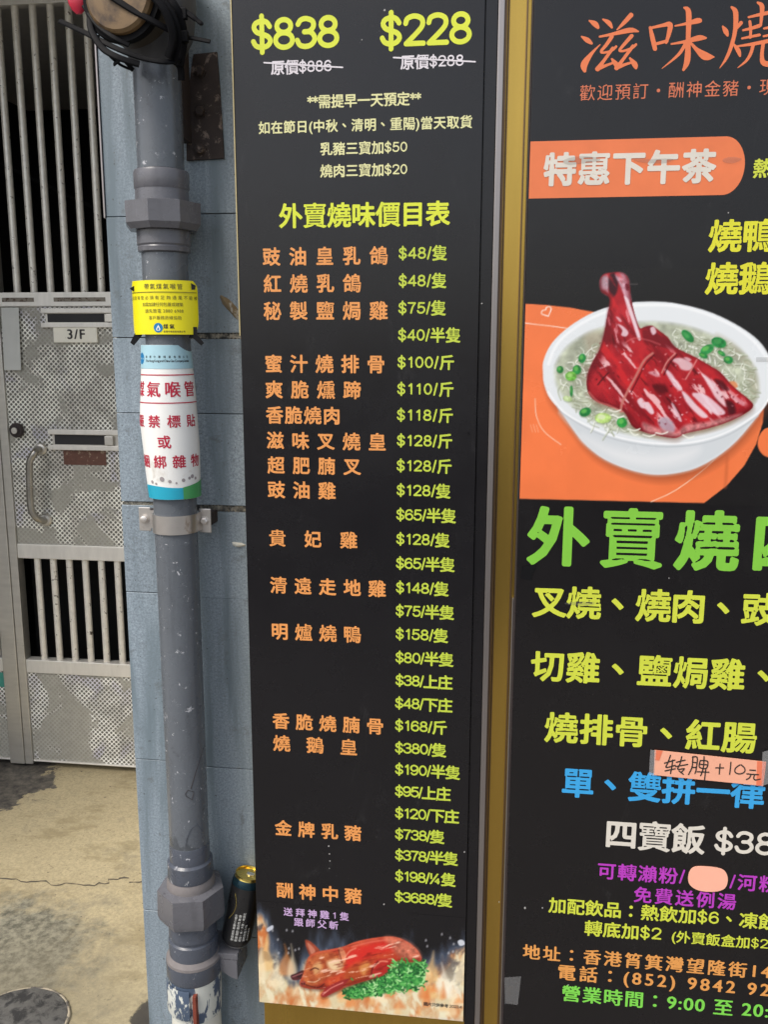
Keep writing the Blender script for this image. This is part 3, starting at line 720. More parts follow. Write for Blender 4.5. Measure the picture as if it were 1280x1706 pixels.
hx = seg('hex_nut', [(338.5, 104), (341, 128), (376, 126), (386, 112)], M['fitting'], n=8, hexa=True)
seg('collar', [(386.5, 90), (409, 90), (412, 86), (414, 88), (421, 87), (423, 79)], M['fitting'])
seg('lower_pipe', [(423.5, 77), (840, 72), (1000, 70), (1425, 65)], M['pipe'])
seg('socket', [(1400, 65.5), (1401, 66.5), (1427, 67), (1430, 75), (1452, 76), (1456, 74)], M['pipe_blue'])
seg('socket', [(1456.5, 74), (1462, 79), (1476, 81), (1479, 78)], M['ring_dust'])
seg('hex_nut', [(1470, 86), (1473, 104), (1512, 106), (1521, 100), (1526, 84)], M['fitting'], n=7, hexa=True)
seg('neck', [(1526.5, 80), (1549, 80), (1551, 75), (1555, 75), (1557, 81), (1561, 82), (1588, 79)], M['pipe_blue'])
seg('flange', [(1580, 80), (1586, 91), (1590, 92)], M['ring_dust'])
seg('flange', [(1590.5, 92.5), (1611, 92), (1616, 88)], M['pipe_blue'])
seg('peeling_sleeve', [(1616.5, 88), (1650, 87), (1676, 84)], M['peel'])
seg('base_pipe', [(1676.5, 80), (1720, 82), (1860, 80)], M['pipe_white'])
# red lead strap and bracket arm below the unions
c = un(334, 1660, YPI-0.045)
bm = bmesh.new(); z0, z1 = PZ(1678), PZ(1625); add_box(bm, XPI+0.016, XPI+0.024, YPI-PR(92, 1640)-0.004, YPI-0.02, z0, z1, 0.001)
link('strap', bm_mesh('strap', bm, M['redrust']), pipe)
bm = bmesh.new(); add_lathe(bm, [(PR(92, 1640), PZ(1668)), (PR(94, 1640), PZ(1666)), (PR(94, 1640), PZ(1622)), (PR(92, 1640), PZ(1620))], (XPI, YPI, 0), 48, caps=False)
geom = [v for v in bm.verts if v.co.x > XPI+0.016 or v.co.y > YPI-0.005]; bmesh.ops.delete(bm, geom=geom, context='VERTS')
link('peeling_band', bm_mesh('peeling_band', bm, M['peel'], True, 30), pipe)
# arm scratches: a rectangular scratched mark and a diagonal drip
def wrap_pts(pxs, r_add=0.0006):
    out = []
    for x, y in pxs:
        R = PR(66, y)+r_add; d = RT*((x-640)/FPX)-UP*((y-853)/FPX)+FW
        ox, oy = CAM[0]-XPI, CAM[1]-YPI; A = d[0]**2+d[1]**2; B = ox*d[0]+oy*d[1]; Cc = ox*ox+oy*oy-R*R
        disc = B*B-A*Cc
        t_ = (-B-math.sqrt(max(disc, 0)))/A; out.append(tuple(CAM+d*t_))
    return out
tube('scratch', wrap_pts([(309, 1322), (313, 1316), (323, 1319), (320, 1332), (310, 1326), (309, 1322)]), 0.0007, M['rustdark'], pipe, n=6)
tube('scratch', wrap_pts([(318, 1314), (325, 1290), (333, 1265), (339, 1245)]), 0.0008, M['rustdark'], pipe, n=6)
tube('scratch', wrap_pts([(309, 1408), (311, 1398), (318, 1380), (328, 1372), (338, 1385)]), 0.0006, M['pipe_blue'], pipe, n=6)

# ---- clamp
cl = thing('pipe_clamp', (XPI, YPI, PZ(868)), 'bright steel saddle clamp with two bolts holding the gas pipe to the tiles', 'clamp')
za, zb = PZ(884), PZ(854); RC = PR(72, 868)+0.0035; YE = -0.058
CL0, CL1 = float(un(232, 868, YE)[0]), float(un(351, 868, YE)[0])
bm = bmesh.new(); prof = []
prof.append((CL0, YE)); prof.append((XPI-RC-0.003, YE))
arc = [(XPI+RC*math.cos(a), YPI+RC*math.sin(a)) for a in np.linspace(math.pi, 2*math.pi, 28)]
prof += [(XPI-RC, YE-0.006)]+arc+[(XPI+RC, YE-0.006), (XPI+RC+0.003, YE), (CL1, YE)]
loop = []
for i, p in enumerate(prof):
    a = np.array(prof[max(i-1, 0)]); c = np.array(prof[min(i+1, len(prof)-1)]); tn = (c-a)/np.linalg.norm(c-a); nrm = np.array([-tn[1], tn[0]])*0.0028
    loop.append([bm.verts.new((p[0], p[1], zb)), bm.verts.new((p[0]+nrm[0], p[1]+nrm[1], zb)), bm.verts.new((p[0]+nrm[0], p[1]+nrm[1], za)), bm.verts.new((p[0], p[1], za))])
for A, B in zip(loop, loop[1:]):
    for k in range(4): bm.faces.new((A[k], A[(k+1) % 4], B[(k+1) % 4], B[k]))
bm.faces.new(loop[0]); bm.faces.new(loop[-1][::-1])
link('band', bm_mesh('band', bm, M['bracket'], True, 30), cl)
for sgn in (-1, 1):
    x = CL0+0.012 if sgn < 0 else CL1-0.012
    o = lathe('bolt', [(0.0095, 0), (0.0095, -0.0022), (0.0072, -0.0023), (0.0072, -0.0075), (0.005, -0.0085)], (x, YE-0.0001, (za+zb)/2), M['bracket'], cl, n=20 if sgn < 0 else 6, axis='Y', angle=25)
    box('lug', x-0.0125, x+0.0125, YE+0.0001, YE+0.0035, za-0.006, zb+0.006, M['bracket'], cl, bev=0.0015)
    box('spacer', x-0.008, x+0.008, YE+0.004, 0.0, za+0.006, zb-0.006, M['rustdark'], cl, bev=0.001)

# ---- valve body at the top: branch with tan plug, wrapped with cable ties
vb = thing('capped_branch', (XPI, YPI, PZ(20)), 'tan capped pipe branch tied with black cable ties on top of the gas pipe', 'pipe branch')
zc = float(un(205, 8, -0.16)[2]); xc = float(un(204, 8, -0.19)[0])
lathe('bell', [(PR(84, 60), PZ(112)), (PR(96, 60), PZ(95)), (PR(128, 60), PZ(60)), (PR(140, 40), PZ(10)), (PR(138, 40), PZ(-60))], (XPI, YPI, 0), M['greycast'], vb, n=48, angle=50)
R1 = 0.064
ax = Vector((xc-XPI, -0.17-YPI-0.0, 0)).normalized()
def disc_prof(name, prof, mat):
    bm = bmesh.new(); add_lathe(bm, prof, (0, 0, 0), 56)
    rot = ax.to_track_quat('Z', 'Y').to_matrix().to_4x4(); tilt = Matrix.Rotation(math.radians(0), 4, 'X')
    bmesh.ops.transform(bm, matrix=Matrix.Translation((XPI-0.012, YPI, zc+0.012)) @ rot, verts=bm.verts[:])
    return link(name, bm_mesh(name, bm, mat, True, 30), vb)
disc_prof('branch', [(R1*0.9, 0.0), (R1*1.10, 0.03), (R1*1.14, 0.075), (R1*1.08, 0.088)], M['umber'])
disc_prof('rubber_ring', [(R1*1.0, 0.080), (R1*1.17, 0.080), (R1*1.19, 0.086), (R1*1.15, 0.093), (R1*1.01, 0.093)], M['rubber'])
disc_prof('plug', [(R1*1.0, 0.0885), (R1*0.98, 0.101), (R1*0.9, 0.106), (R1*0.5, 0.108), (0.001, 0.1085)], M['tan'])
def tie(pts, Ys, r=0.0035, name='cable_tie'):
    W = [tuple(un(p[0], p[1], y)) for p, y in zip(pts, Ys)]
    return tube(name, spline(W, 8), r, M['rubber'], vb, n=8, flat=0.55)
tie([(100, 36), (135, 52), (163, 66), (200, 84), (240, 98), (280, 104), (300, 98), (306, 75)], [-0.10, -0.14, -0.165, -0.175, -0.17, -0.16, -0.13, -0.1], 0.0052)
tie([(140, 10), (160, 40), (188, 62), (215, 76)], [-0.15, -0.165, -0.175, -0.17], 0.0045)
tie([(178, -10), (215, 14), (255, 36), (290, 55), (306, 66)], [-0.185, -0.185, -0.18, -0.16, -0.13], 0.006)
tie([(276, -10), (292, 12), (303, 40), (306, 70), (300, 110)], [-0.16, -0.16, -0.15, -0.14, -0.13], 0.007)
tie([(300, 14), (316, 25), (338, 42)], [-0.15, -0.15, -0.15], [0.005]*12+[0.004]*4+[0.002], 'tie_tail')
tie([(306, 62), (325, 65), (350, 70)], [-0.14, -0.14, -0.14], 0.0042, 'tie_tail')
tie([(190, 108), (205, 100), (222, 118)], [-0.14, -0.15, -0.14], 0.004, 'tie_tail')
for (x, y) in ((306, 24), (308, 62)):
    c = un(x, y, -0.15); box('tie_head', c[0]-0.006, c[0]+0.006, c[1]-0.005, c[1]+0.005, c[2]-0.009, c[2]+0.009, M['rubber'], vb, bev=0.0015)
tie([(163, 60), (180, 90), (200, 108), (222, 118)], [-0.15, -0.15, -0.14, -0.135], 0.0025)
tie([(150, 20), (152, 50), (170, 80), (196, 96), (232, 108)], [-0.15, -0.165, -0.175, -0.18, -0.17], 0.006)
tie([(252, -10), (276, 20), (288, 60), (280, 96)], [-0.19, -0.185, -0.175, -0.16], 0.0075)
tie([(262, -10), (286, 22), (297, 62), (290, 104)], [-0.18, -0.175, -0.165, -0.15], 0.006)
tie([(286, 100), (300, 112), (302, 135)], [-0.13, -0.125, -0.12], 0.006)
rt = thing('red_tag', tuple(un(128, 0, -0.12)), 'small red plastic tip hanging in front of the gate bars at top left', 'tag')
c = un(129, 10, -0.12); Pz = [(-0.5, 0.001), (0.9, 0.001)]
pts = [tuple(un(x, y, -0.12)) for x, y in ((124, -60), (127, -30), (128, -10), (130, 6), (131, 17), (132, 24))]
tube('tip', pts, [0.004, 0.012, 0.0185, 0.017, 0.012, 0.005], M['red'], rt, n=20, flat=0.5)
tube('cord', [tuple(un(124, -60, -0.12)), tuple(un(150, -90, -0.12)), (XPI-0.05, YPI-0.03, PZ(-50))], 0.0025, M['rubber'], rt, n=6)

# ---- small bracket under the can
br = thing('pipe_bracket', (float(un(388, 1590, -0.04)[0]), -0.04, float(un(388, 1590, -0.04)[2])), 'short grey steel bracket arm between pipe foot and left board', 'bracket')
zt = float(un(385, 1572, -0.045)[2]); xb = float(un(385, 1600, -0.045)[0])
box('arm', XPI+0.03, xb+0.026, -0.078, -0.001, zt-0.014, zt, M['fitting'], br, bev=0.002)
bm = bmesh.new()
pp = [(xb-0.024, zt-0.0145), (xb+0.024, zt-0.0145), (xb+0.024, zt-0.062), (xb+0.006, zt-0.055), (xb-0.024, zt-0.035)]
A = [bm.verts.new((x, -0.078, z)) for x, z in pp]; B = [bm.verts.new((x, -0.001, z)) for x, z in pp]
bm.faces.new(A); bm.faces.new(B[::-1])
for i in range(5): bm.faces.new((A[i], B[i], B[(i+1) % 5], A[(i+1) % 5]))
link('gusset', bm_mesh('gusset', bm, M['fitting']), br)

# ---- drink can leaning on the board
c0 = un(393, 1566, -0.045); Hc, Rc = 0.160, 0.0335
canM = plain('black_can_print', (0.012, 0.012, 0.013), 0.28, 0.0, var=0.2); gold = plain('gold_can_rim', (0.75, 0.58, 0.16), 0.25, 1.0)
tealM = plain('dark_teal_can_shoulder', (0.012, 0.035, 0.05), 0.25, 0.6); silver = plain('can_silver', (0.7, 0.7, 0.7), 0.3, 1.0)
canw = ink('can_white_print', (200, 200, 195)); 
can = thing('drink_can', (c0[0]+0.0, -0.045, zt+0.012), 'black and gold drink can leaning beside the left board', 'can')
can_parts = []
def cl_(name, prof, mat, parent=can):
    o = lathe(name, prof, (0, 0, 0), mat, None, n=40, angle=35); o.parent = parent; o.location = (0, 0, 0); return o
cl_('body', [(Rc*0.82, 0), (Rc*0.97, 0.008), (Rc, 0.014), (Rc, Hc-0.022)], canM)
cl_('base_rim', [(Rc*0.80, -0.003), (Rc*0.84, -0.0005)], silver)
cl_('shoulder', [(Rc*1.0, Hc-0.0218), (Rc*0.985, Hc-0.015), (Rc*0.90, Hc-0.006)], tealM)
cl_('gold_rim', [(Rc*0.90, Hc-0.0058), (Rc*0.86, Hc-0.002), (Rc*0.88, Hc+0.001), (Rc*0.85, Hc+0.001), (Rc*0.82, Hc-0.003)], gold)
cl_('lid', [(Rc*0.79, Hc-0.004), (Rc*0.80, Hc-0.0025), (0.001, Hc-0.0024)], gold)
bm = bmesh.new(); add_lathe(bm, [(0.007, 0), (0.007, 0.0012)], (0.003, 0, Hc-0.002), 16); add_box(bm, -0.004, 0.012, -0.005, 0.005, Hc-0.0015, Hc-0.0005)
o = link('pull_tab', bm_mesh('pull_tab', bm, silver)); o.parent = can
def on_can(V, th0, zz, R=Rc+0.0003):
    th = th0+V[:, 0]/R; return np.stack([R*np.sin(th), -R*np.cos(th), zz+V[:, 1]], 1)
V, C = text_uv('營養資料 每罐', None, 0.0048, 0.02, res=20)
for k, s in enumerate(('營養資料 每罐500毫升', '能量 脂肪 蛋白質 鈉 糖', '成份：水、大麥、啤酒花', '酒精含量 5.0%', '此日期前飲用')):
    V, C = text_uv(s, None, 0.0062 if k < 4 else 0.005, 0.02, res=18)
    R2 = np.stack([V[:, 1], V[:, 0]], 1)*np.array([-1, 1])        # run up the can
    o = link('lettering', flat_mesh('lettering', on_can(R2+np.array([k*0.0088-0.012, 0]), 0.25, 0.018), C, canw)); o.parent = can
bm = bmesh.new(); ww = []
for i in range(15):
    q = i/14; ww.append(on_can(np.array([[-0.018-0.012*(1-q)**2*0.3+0.010*math.sin(q*3.0), 0]]), 0.0, 0.062+0.062*q, Rc+0.0006)[0])
add_tube(bm, ww, 0.0007, 6); o = link('gold_line', bm_mesh('gold_line', bm, gold)); o.parent = can
can.rotation_euler = (math.radians(-5), math.radians(11), 0)

# ---- yellow warning card
YC = YPI-0.052
ycd = thing('warning_card', (XPI, YC, PZ(515)), 'yellow printed warning card taped round the grey gas pipe above the white sticker', 'sign')
Rk = 0.072; kz0, kz1 = PZ(558), PZ(470); xk0 = float(un(218, 515, -0.094)[0]); xk1 = float(un(327.5, 515, -0.094)[0]); xkc = (xk0+xk1)/2; hw = (xk1-xk0)/2
YB = YPI-0.046+Rk*0.0
def card_map(u, z, off=0.0):                                     # u metres along the card, curved round the pipe
    th = u/Rk; R = Rk+off; return np.stack([xkc+R*np.sin(th), YB+Rk-R*np.cos(th)-0.004, z], -1)
th_m = math.asin(min(0.99, hw/Rk)); um = Rk*th_m
def card(name, mapf, outline_uv, mat, parent, n=40):
    """sheet following mapf, outline given as left/right u for a list of z"""
    zs = [p[0] for p in outline_uv]; bm = bmesh.new(); F = []; Bk = []
    for z, u0, u1 in outline_uv:
        uu = np.linspace(u0, u1, n); F.append([bm.verts.new(p) for p in mapf(uu, np.full(n, z), 0.0)]); Bk.append([bm.verts.new(p) for p in mapf(uu, np.full(n, z), -0.0006)])
    for i in range(len(zs)-1):
        for k in range(n-1):
            bm.faces.new((F[i][k], F[i][k+1], F[i+1][k+1], F[i+1][k])); bm.faces.new((Bk[i][k], Bk[i+1][k], Bk[i+1][k+1], Bk[i][k+1]))
        bm.faces.new((F[i][0], F[i+1][0], Bk[i+1][0], Bk[i][0])); bm.faces.new((F[i][-1], Bk[i][-1], Bk[i+1][-1], F[i+1][-1]))
    for k in range(n-1):
        bm.faces.new((F[0][k], Bk[0][k], Bk[0][k+1], F[0][k+1])); bm.faces.new((F[-1][k], F[-1][k+1], Bk[-1][k+1], Bk[-1][k]))
    return link(name, bm_mesh(name, bm, mat, True, 50), parent)
hk = kz1-kz0
ol = []
for q in np.linspace(0, 1, 12):
    wv_ = 1.0 if 0.25 < q < 0.85 else (1-0.11*((0.25-q)/0.25)**1.5 if q <= 0.25 else 1-0.13*((q-0.85)/0.15)**2)
    ol.append((kz0+hk*q, -um*wv_, um*wv_))
card('card', card_map, ol, M['y_card'], ycd)
def card_text(s, u0, u1, z, em, mat, bold=0.012, mapf=card_map, parent=ycd, an=1.0, res=24, name='lettering', lift=0.0005):
    V, C = text_uv(s, u1-u0, em, bold, an, res)
    return link(name, flat_mesh(name, mapf(u0+V[:, 0], z+V[:, 1], lift), C, mat), parent)
fz = lambda f_: kz1-hk*f_
card_text('帶氣煤氣喉管', -0.026, 0.048, fz(0.115), 0.0112, M['olive'], bold=0.004)
card('rule', lambda u, z, o_: card_map(u, z, o_+0.0009), [(fz(0.222), -um*0.95, um*0.95), (fz(0.212), -um*0.95, um*0.95)], M['olive'], ycd)
card_text('此煤氣喉管必須有足夠通風不能被', -um*0.97, um*0.97, fz(0.32), 0.0080, M['olive'], bold=0.0)
card_text('如需加建任何包蓋或建築', -0.032, 0.048, fz(0.445), 0.0078, M['olive'], bold=0.0)
card_text('請先致電 2880 6988', -0.026, 0.048, fz(0.565), 0.0082, M['olive'], bold=0.0)
card_text('客戶服務熱線協助', -0.018, 0.044, fz(0.69), 0.0076, M['olive'], bold=0.0)
card_text('煤氣', 0.010, 0.030, fz(0.85), 0.0092, M['txt_dark'], 0.02)
card_text('香港中華煤氣有限公司', 0.010, 0.050, fz(0.945), 0.0036, M['olive'], 0.03)
def disc_on(mapf, u, z, r, mat, parent, name, lift=0.0005, n=28, ax_=1.0, top=None):
    P = np.array([[0, 0]]+[[r*ax_*math.cos(2*math.pi*k/n), r*math.sin(2*math.pi*k/n)] for k in range(n)]); V = []; C = []
    for k in range(n): V += [P[0], P[1+k], P[1+(k+1) % n]]; C.append(3)
    V = np.array(V); return link(name, flat_mesh(name, mapf(u+V[:, 0], z+V[:, 1], lift), C, mat), parent)
disc_on(card_map, 0.0000, fz(0.875), 0.0088, M['flame_blue'], ycd, 'logo')
V = []; C = []
fl = [(-0.003, -0.005), (0.003, -0.005), (0.0042, -0.002), (0.003, 0.002), (0.0005, 0.007), (-0.002, 0.0025), (-0.0042, -0.002)]
V = np.array(fl); link('logo_flame', flat_mesh('logo_flame', card_map(0.0000+V[:, 0], fz(0.885)+V[:, 1]*0.9, 0.0009), [len(fl)], M['white_card']), ycd)
V = V*0.45; link('logo_flame', flat_mesh('logo_flame', card_map(0.0000+V[:, 0], fz(0.895)+V[:, 1], 0.0012), [len(fl)], M['flame_blue']), ycd)
def tapebit(pts, Yv, parent=ycd, mat='blacktape'):
    return plate('tape', pts, Yv, 0.0008, M[mat], parent)
ye = card_map(np.array([um]), np.array([0.0]), 0)[0][1]
tapebit([(216, 481), (229, 473), (236, 480), (222, 486)], ye-0.018)
tapebit([(318, 472), (326, 476), (325, 483), (319, 483)], ye-0.018)
tapebit([(217, 571), (229, 547), (239, 546), (236, 560), (223, 576)], ye-0.012)
tapebit([(314, 563), (322, 545), (328, 545), (329, 558), (340, 572), (335, 576), (322, 564)], ye-0.012)

# ---- white sleeve sticker
Rs_ = [(575, 77.5, 276.5), (600, 80, 278), (640, 86, 280), (700, 92, 281.5), (745, 90, 286), (790, 86, 289), (826, 81.5, 292)]
slv = thing('pipe_sticker', (XPI, YPI, PZ(700)), 'white wraparound warning sticker with crimson characters on the gas pipe', 'sticker')
szs = [PZ(a) for a, _, _ in Rs_][::-1]; srs = [PR(b_, a)+0.0022 for a, b_, _ in Rs_][::-1]
sxs = [float(un(c_, a, YPI)[0]) for a, _, c_ in Rs_][::-1]
def sleeve_map(u, z, off=0.0):
    R = np.interp(z, szs, srs)+off; xc_ = np.interp(z, szs, sxs); th = u/0.052
    return np.stack([xc_+R*np.sin(th), YPI-R*np.cos(th)*0.98, np.broadcast_to(z, np.shape(R*th))+0*th], -1)
ZT, ZB_ = PZ(575), PZ(826); um2 = 0.052*1.95; hs = ZT-ZB_
card('sheet', sleeve_map, [(z, -um2, um2) for z in np.linspace(ZB_, ZT, 24)], M['white_card'], slv, n=48)
sf = lambda f_: ZT-hs*f_
def band(name, zf0, zf1, mat, lift=0.0006, curve=None, n=48, u0=-um2, u1=um2):
    uu = np.linspace(u0, u1, n); V = []; C = []
    z0f = zf0 if callable(zf0) else (lambda u: zf0); z1f = zf1 if callable(zf1) else (lambda u: zf1)
    for a, b_ in zip(uu, uu[1:]):
        V += [(a, sf(z0f(a))), (b_, sf(z0f(b_))), (b_, sf(z1f(b_))), (a, sf(z1f(a)))]; C.append(4)
    V = np.array(V); return link(name, flat_mesh(name, sleeve_map(V[:, 0], V[:, 1], lift), C, mat), slv)
band('print_band', 0.001, 0.15, M['paleblue'])
band('rule', 0.186, 0.193, M['crimson']); band('rule', 0.364, 0.371, M['crimson'])
band('print_band', lambda u: 0.915-0.25*(u/0.1)*0.12+0.02*math.sin(u*30), 0.999, M['cyan'])
band('print_band', lambda u: 0.935-0.6*max(0, u-0.01), 0.999, M['leafgreen'], 0.0010, u0=0.035, u1=um2)
St = lambda s, u0, u1, f_, em, mat, **k: card_text(s, u0+0.006, u1+0.006, sf(f_), em, mat, mapf=sleeve_map, parent=slv, **k)
St('香港中華煤氣有限公司', -0.035, 0.062, 0.075, 0.0052, M['txt_dark'], bold=0.01, res=18, lift=0.001)
St('The Hong Kong and China Gas Company Limited', -0.035, 0.064, 0.100, 0.0062, M['txt_dark'], bold=0.02, res=18, lift=0.001)
St('煤氣喉管', -0.069, 0.073, 0.28, 0.031, M['crimson'], bold=0.010, an=2.4, res=48)
St('嚴禁標貼', -0.063, 0.069, 0.485, 0.025, M['crimson'], bold=0.020, res=36)
St('或', -0.012, 0.014, 0.617, 0.026, M['crimson'], bold=0.020, res=36)
St('綑綁雜物', -0.060, 0.074, 0.748, 0.0265, M['crimson'], bold=0.020, res=36)
disc_on(sleeve_map, -0.046, sf(0.085), 0.011, M['flame_blue'], slv, 'logo', lift=0.0011, ax_=1.0)
for u, f_, r in ((-0.038, 0.885, 0.0035), (-0.028, 0.895, 0.0025), (-0.014, 0.862, 0.0048), (0.001, 0.877, 0.0032), (0.013, 0.888, 0.002), (0.027, 0.872, 0.0036), (0.040, 0.862, 0.003), (0.047, 0.852, 0.004), (0.056, 0.868, 0.003)):
    disc_on(sleeve_map, u+0.010, sf(f_), r, M['dot'], slv, 'dot', n=18)

# ================================================================== METAL GATE
def gx(px, py): return float(un(px, py, YD)[0])
def gz(px, py): return float(un(px, py, YD)[2])
xm = gx(43, 1275); xs = gx(56, 1275); xo = gx(19, 1275)
gate = thing('metal_gate', ((xm-0.78)/2-0.4, YD, 0.02), 'stainless steel gate leaf with round bars, stamped panels, handle and 3/F plate', 'gate')
XG1 = -0.86
z_top = gz(100, 487); z_topb = gz(100, 511)
ZTR = gz(100, 5); z1a, z1b = gz(130, 909), gz(130, 933); z2a, z2b = gz(140, 1103), gz(140, 1125); zba, zbb = gz(150, 1271), 0.03
def frame(parent, x0, x1, first=None):
    pass
box('stile', xm+0.001, xs, YD-0.004, YD+0.045, 0.018, 3.0, M['steel'], gate, bev=0.003)
box('stile', XG1, XG1+0.05, YD-0.004, YD+0.045, 0.018, 3.0, M['steel'], gate, bev=0.003)
rails = [(z_topb, z_top), (z1b, z1a), (z2b, z2a), (zbb, zba), (ZTR, ZTR+0.06)]
for a, b_ in rails: box('rail', xs+0.001, XG1-0.001, YD-0.002, YD+0.04, a, b_, M['steel_rail'], gate, bev=0.003)
sp = gx(107, 460)-gx(79, 460); xb0 = gx(64, 1010)
nb = int((XG1-0.03-xb0)/0.0665)
def bars(parent, x0, x1, z0, z1, first):
    x = first
    while x-0.0665 > x0+0.02: x -= 0.0665
    proto = None
    while x < x1-0.02:
        if proto is None:
            bm = bmesh.new(); add_lathe(bm, [(0.0132, z0), (0.0132, z1)], (0, YD+0.019, 0), 18); me = bm_mesh('bar', bm, M['steel_bar'], True, 40); proto = me
        o = link('bar', proto, parent); o.location.x += x; x += 0.0665
bars(gate, xs, XG1, z2a-0.002, z1b+0.002, gx(64, 1010))
bars(gate, xs, XG1, z_top-0.002, ZTR+0.001, gx(79, 460))
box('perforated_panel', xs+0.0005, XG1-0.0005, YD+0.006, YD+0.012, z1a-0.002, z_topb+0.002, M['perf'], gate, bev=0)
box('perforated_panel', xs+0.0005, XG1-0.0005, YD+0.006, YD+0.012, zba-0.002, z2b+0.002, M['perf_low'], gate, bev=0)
# slots in the top rail
for (xa, xb_) in ((4, 57), (90, 176)):
    box('rail_slot', gx(xa, 500), gx(xb_, 500), YD-0.0035, YD-0.0015, gz(100, 503), gz(100, 496), M['slot'], gate, bev=0.0005)
# letter slots
for (xa, ya, yb) in ((70, 514, 546), (82, 716, 750)):
    ls = box('letter_slot', gx(xa+5, ya+16), gx(205, ya+16), YD+0.002, YD+0.0055, gz(140, yb), gz(140, ya), M['steel'], gate, bev=0.001)
    box('lip', gx(xa, ya+4), gx(207, ya+4), YD-0.012, YD+0.0015, gz(140, ya+8), gz(140, ya), M['steel_rail'], ls, bev=0.002)
    box('lip', gx(xa, yb-4), gx(207, yb-4), YD-0.010, YD+0.0015, gz(140, yb), gz(140, yb-8), M['steel_rail'], ls, bev=0.002)
    box('opening', gx(xa+9, ya+16), gx(176, ya+16), YD+0.0002, YD+0.0016, gz(140, yb-9), gz(140, ya+9), M['dark'], ls, bev=0)
    box('catch', gx(176, ya+16), gx(190, ya+16), YD-0.012, YD+0.0014, gz(140, yb-9), gz(140, ya+10), M['steel'], ls, bev=0.002)
# number plate
npl = box('number_plate', gx(90, 556), gx(162.5, 556), YD-0.006, YD+0.005, gz(126, 571), gz(126, 544), M['cream'], gate, bev=0.002)
row('3/F', 112, 141, 557, 23, M['txt_dark'], npl, YD-0.0065, bold=0.012, an=2.2)
# film notice, flat brown-red patch on the sheet
pn = plate('paper_notice', [(2, 513), (31, 513), (35, 617), (7, 617)], YD-0.0075, 0.001, M['film'], gate); pn['label'] = 'faded whitish paper notice beside the gate stile'
box('brown_patch', gx(105, 762), gx(176, 762), YD+0.004, YD+0.0055, gz(140, 775), gz(140, 751), M['brown_patch'], gate, bev=0)
# lock
c = un(27.5, 717, YD-0.01); lk = lathe('lock', [(0.028, 0), (0.028, -0.008), (0.024, -0.014), (0.017, -0.015), (0.017, -0.019), (0.001, -0.0195)], (c[0], YD-0.0045, c[2]), M['rustdark'], gate, n=32, axis='Y')
lathe('keyhole_core', [(0.012, 0), (0.012, -0.004), (0.001, -0.0042)], (c[0], YD-0.0245, c[2]), M['steel'], lk, n=20, axis='Y')
# handle
h0, h1 = un(68, 748, YD-0.0), un(76, 866, YD-0.0)
hp = [h0+[0, -0.005, 0], h0+[0, -0.03, 0], un(58, 754, YD-0.055), un(50, 768, YD-0.06), un(49, 790, YD-0.06), un(50, 830, YD-0.06), un(53, 852, YD-0.06), un(62, 864, YD-0.05), h1+[0, -0.02, 0], h1+[0, -0.003, 0]]
hd = tube('handle', spline([tuple(p) for p in hp], 5), 0.0130, M['steel_dark'], gate, n=16)
for p, r in ((h0, 0.024), (h1, 0.026)): lathe('mount', [(r, 0), (r, -0.004), (r*0.8, -0.010), (0.013, -0.012)], (p[0], YD+0.002, p[2]), M['steel'], hd, n=28, axis='Y')

# fixed side leaf
side = thing('side_panel', ((xm-2.7)/2, YD, 0.02), 'fixed steel gate side panel left of the leaf with the handle', 'gate')
box('stile', xo, xm-0.001, YD-0.006, YD+0.045, 0.018, 3.0, M['steel'], side, bev=0.003)
box('stile', -2.749, -2.70, YD-0.006, YD+0.045, 0.018, 3.0, M['steel'], side, bev=0.003)
for a, b_ in rails: box('rail', -2.699, xo-0.001, YD-0.002, YD+0.04, a, b_, M['steel_rail'], side, bev=0.003)
bars(side, -2.70, xo, z2a-0.002, z1b+0.002, gx(64, 1010)-0.0665*3); bars(side, -2.70, xo, z_top-0.002, ZTR+0.001, gx(79, 460))
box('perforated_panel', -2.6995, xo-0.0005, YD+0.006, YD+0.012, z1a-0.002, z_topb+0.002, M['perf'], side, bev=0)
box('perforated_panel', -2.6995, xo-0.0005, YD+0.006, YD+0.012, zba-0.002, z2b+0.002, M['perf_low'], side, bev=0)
plate('sticker', [(-18, 1118), (10, 1121), (9, 1145), (-18, 1141)], YD+0.0045, 0.001, M['teal'], side)
lt = thing('gate_lintel', (-1.7, YD, 3.0), 'steel lintel beam closing the top of the gate under the ceiling', 'lintel')
box('beam', -2.749, -0.701, YD-0.01, YD+0.06, 3.0005, 3.049, M['steel_rail'], lt, bev=0.003)
box('jamb', XG1+0.051, -0.7015, YD-0.006, YD+0.045, 0.018, 3.0, M['steel'], lt, bev=0.003)

# ================================================================== LEFT BOARD
board = thing('price_board', ((XL_S+XR_S)/2, YS, 0.2), 'tall black takeaway price board with orange dishes and lime prices', 'sign')
ZBT = float(un(610, 1686, YS)[2])
x_in = float(un(790, 900, YS)[0])
box('panel', XL_S, x_in, YS, -0.0625, ZBT, 2.62, M['black'], board, bev=0.0012)
box('side_channel', x_in+0.0005, XR_S-0.0115, YS+0.004, -0.0625, ZBT-0.01, 2.62, M['black'], board, bev=0.001)
box('edge_trim', XR_S-0.011, XR_S, YS-0.004, -0.0625, -0.02, 2.64, M['alu'], board, bev=0.0016)
box('edge_trim', XR_S+0.0004, XR_S+0.0045, YS+0.006, -0.0625, -0.02, 2.64, M['brown_trim'], board, bev=0.0008)
box('edge_trim', XL_S-0.0022, XL_S-0.0002, YS-0.001, -0.0625, float(un(397, 560, YS)[2]), 2.62, M['pale_gold'], board, bev=0.0004)
box('brass_lip', XR_S+0.0055, XR_S+0.0085, -0.068, -0.0625, -0.02, 2.9, M['brown_trim'], sw, bev=0.0008)
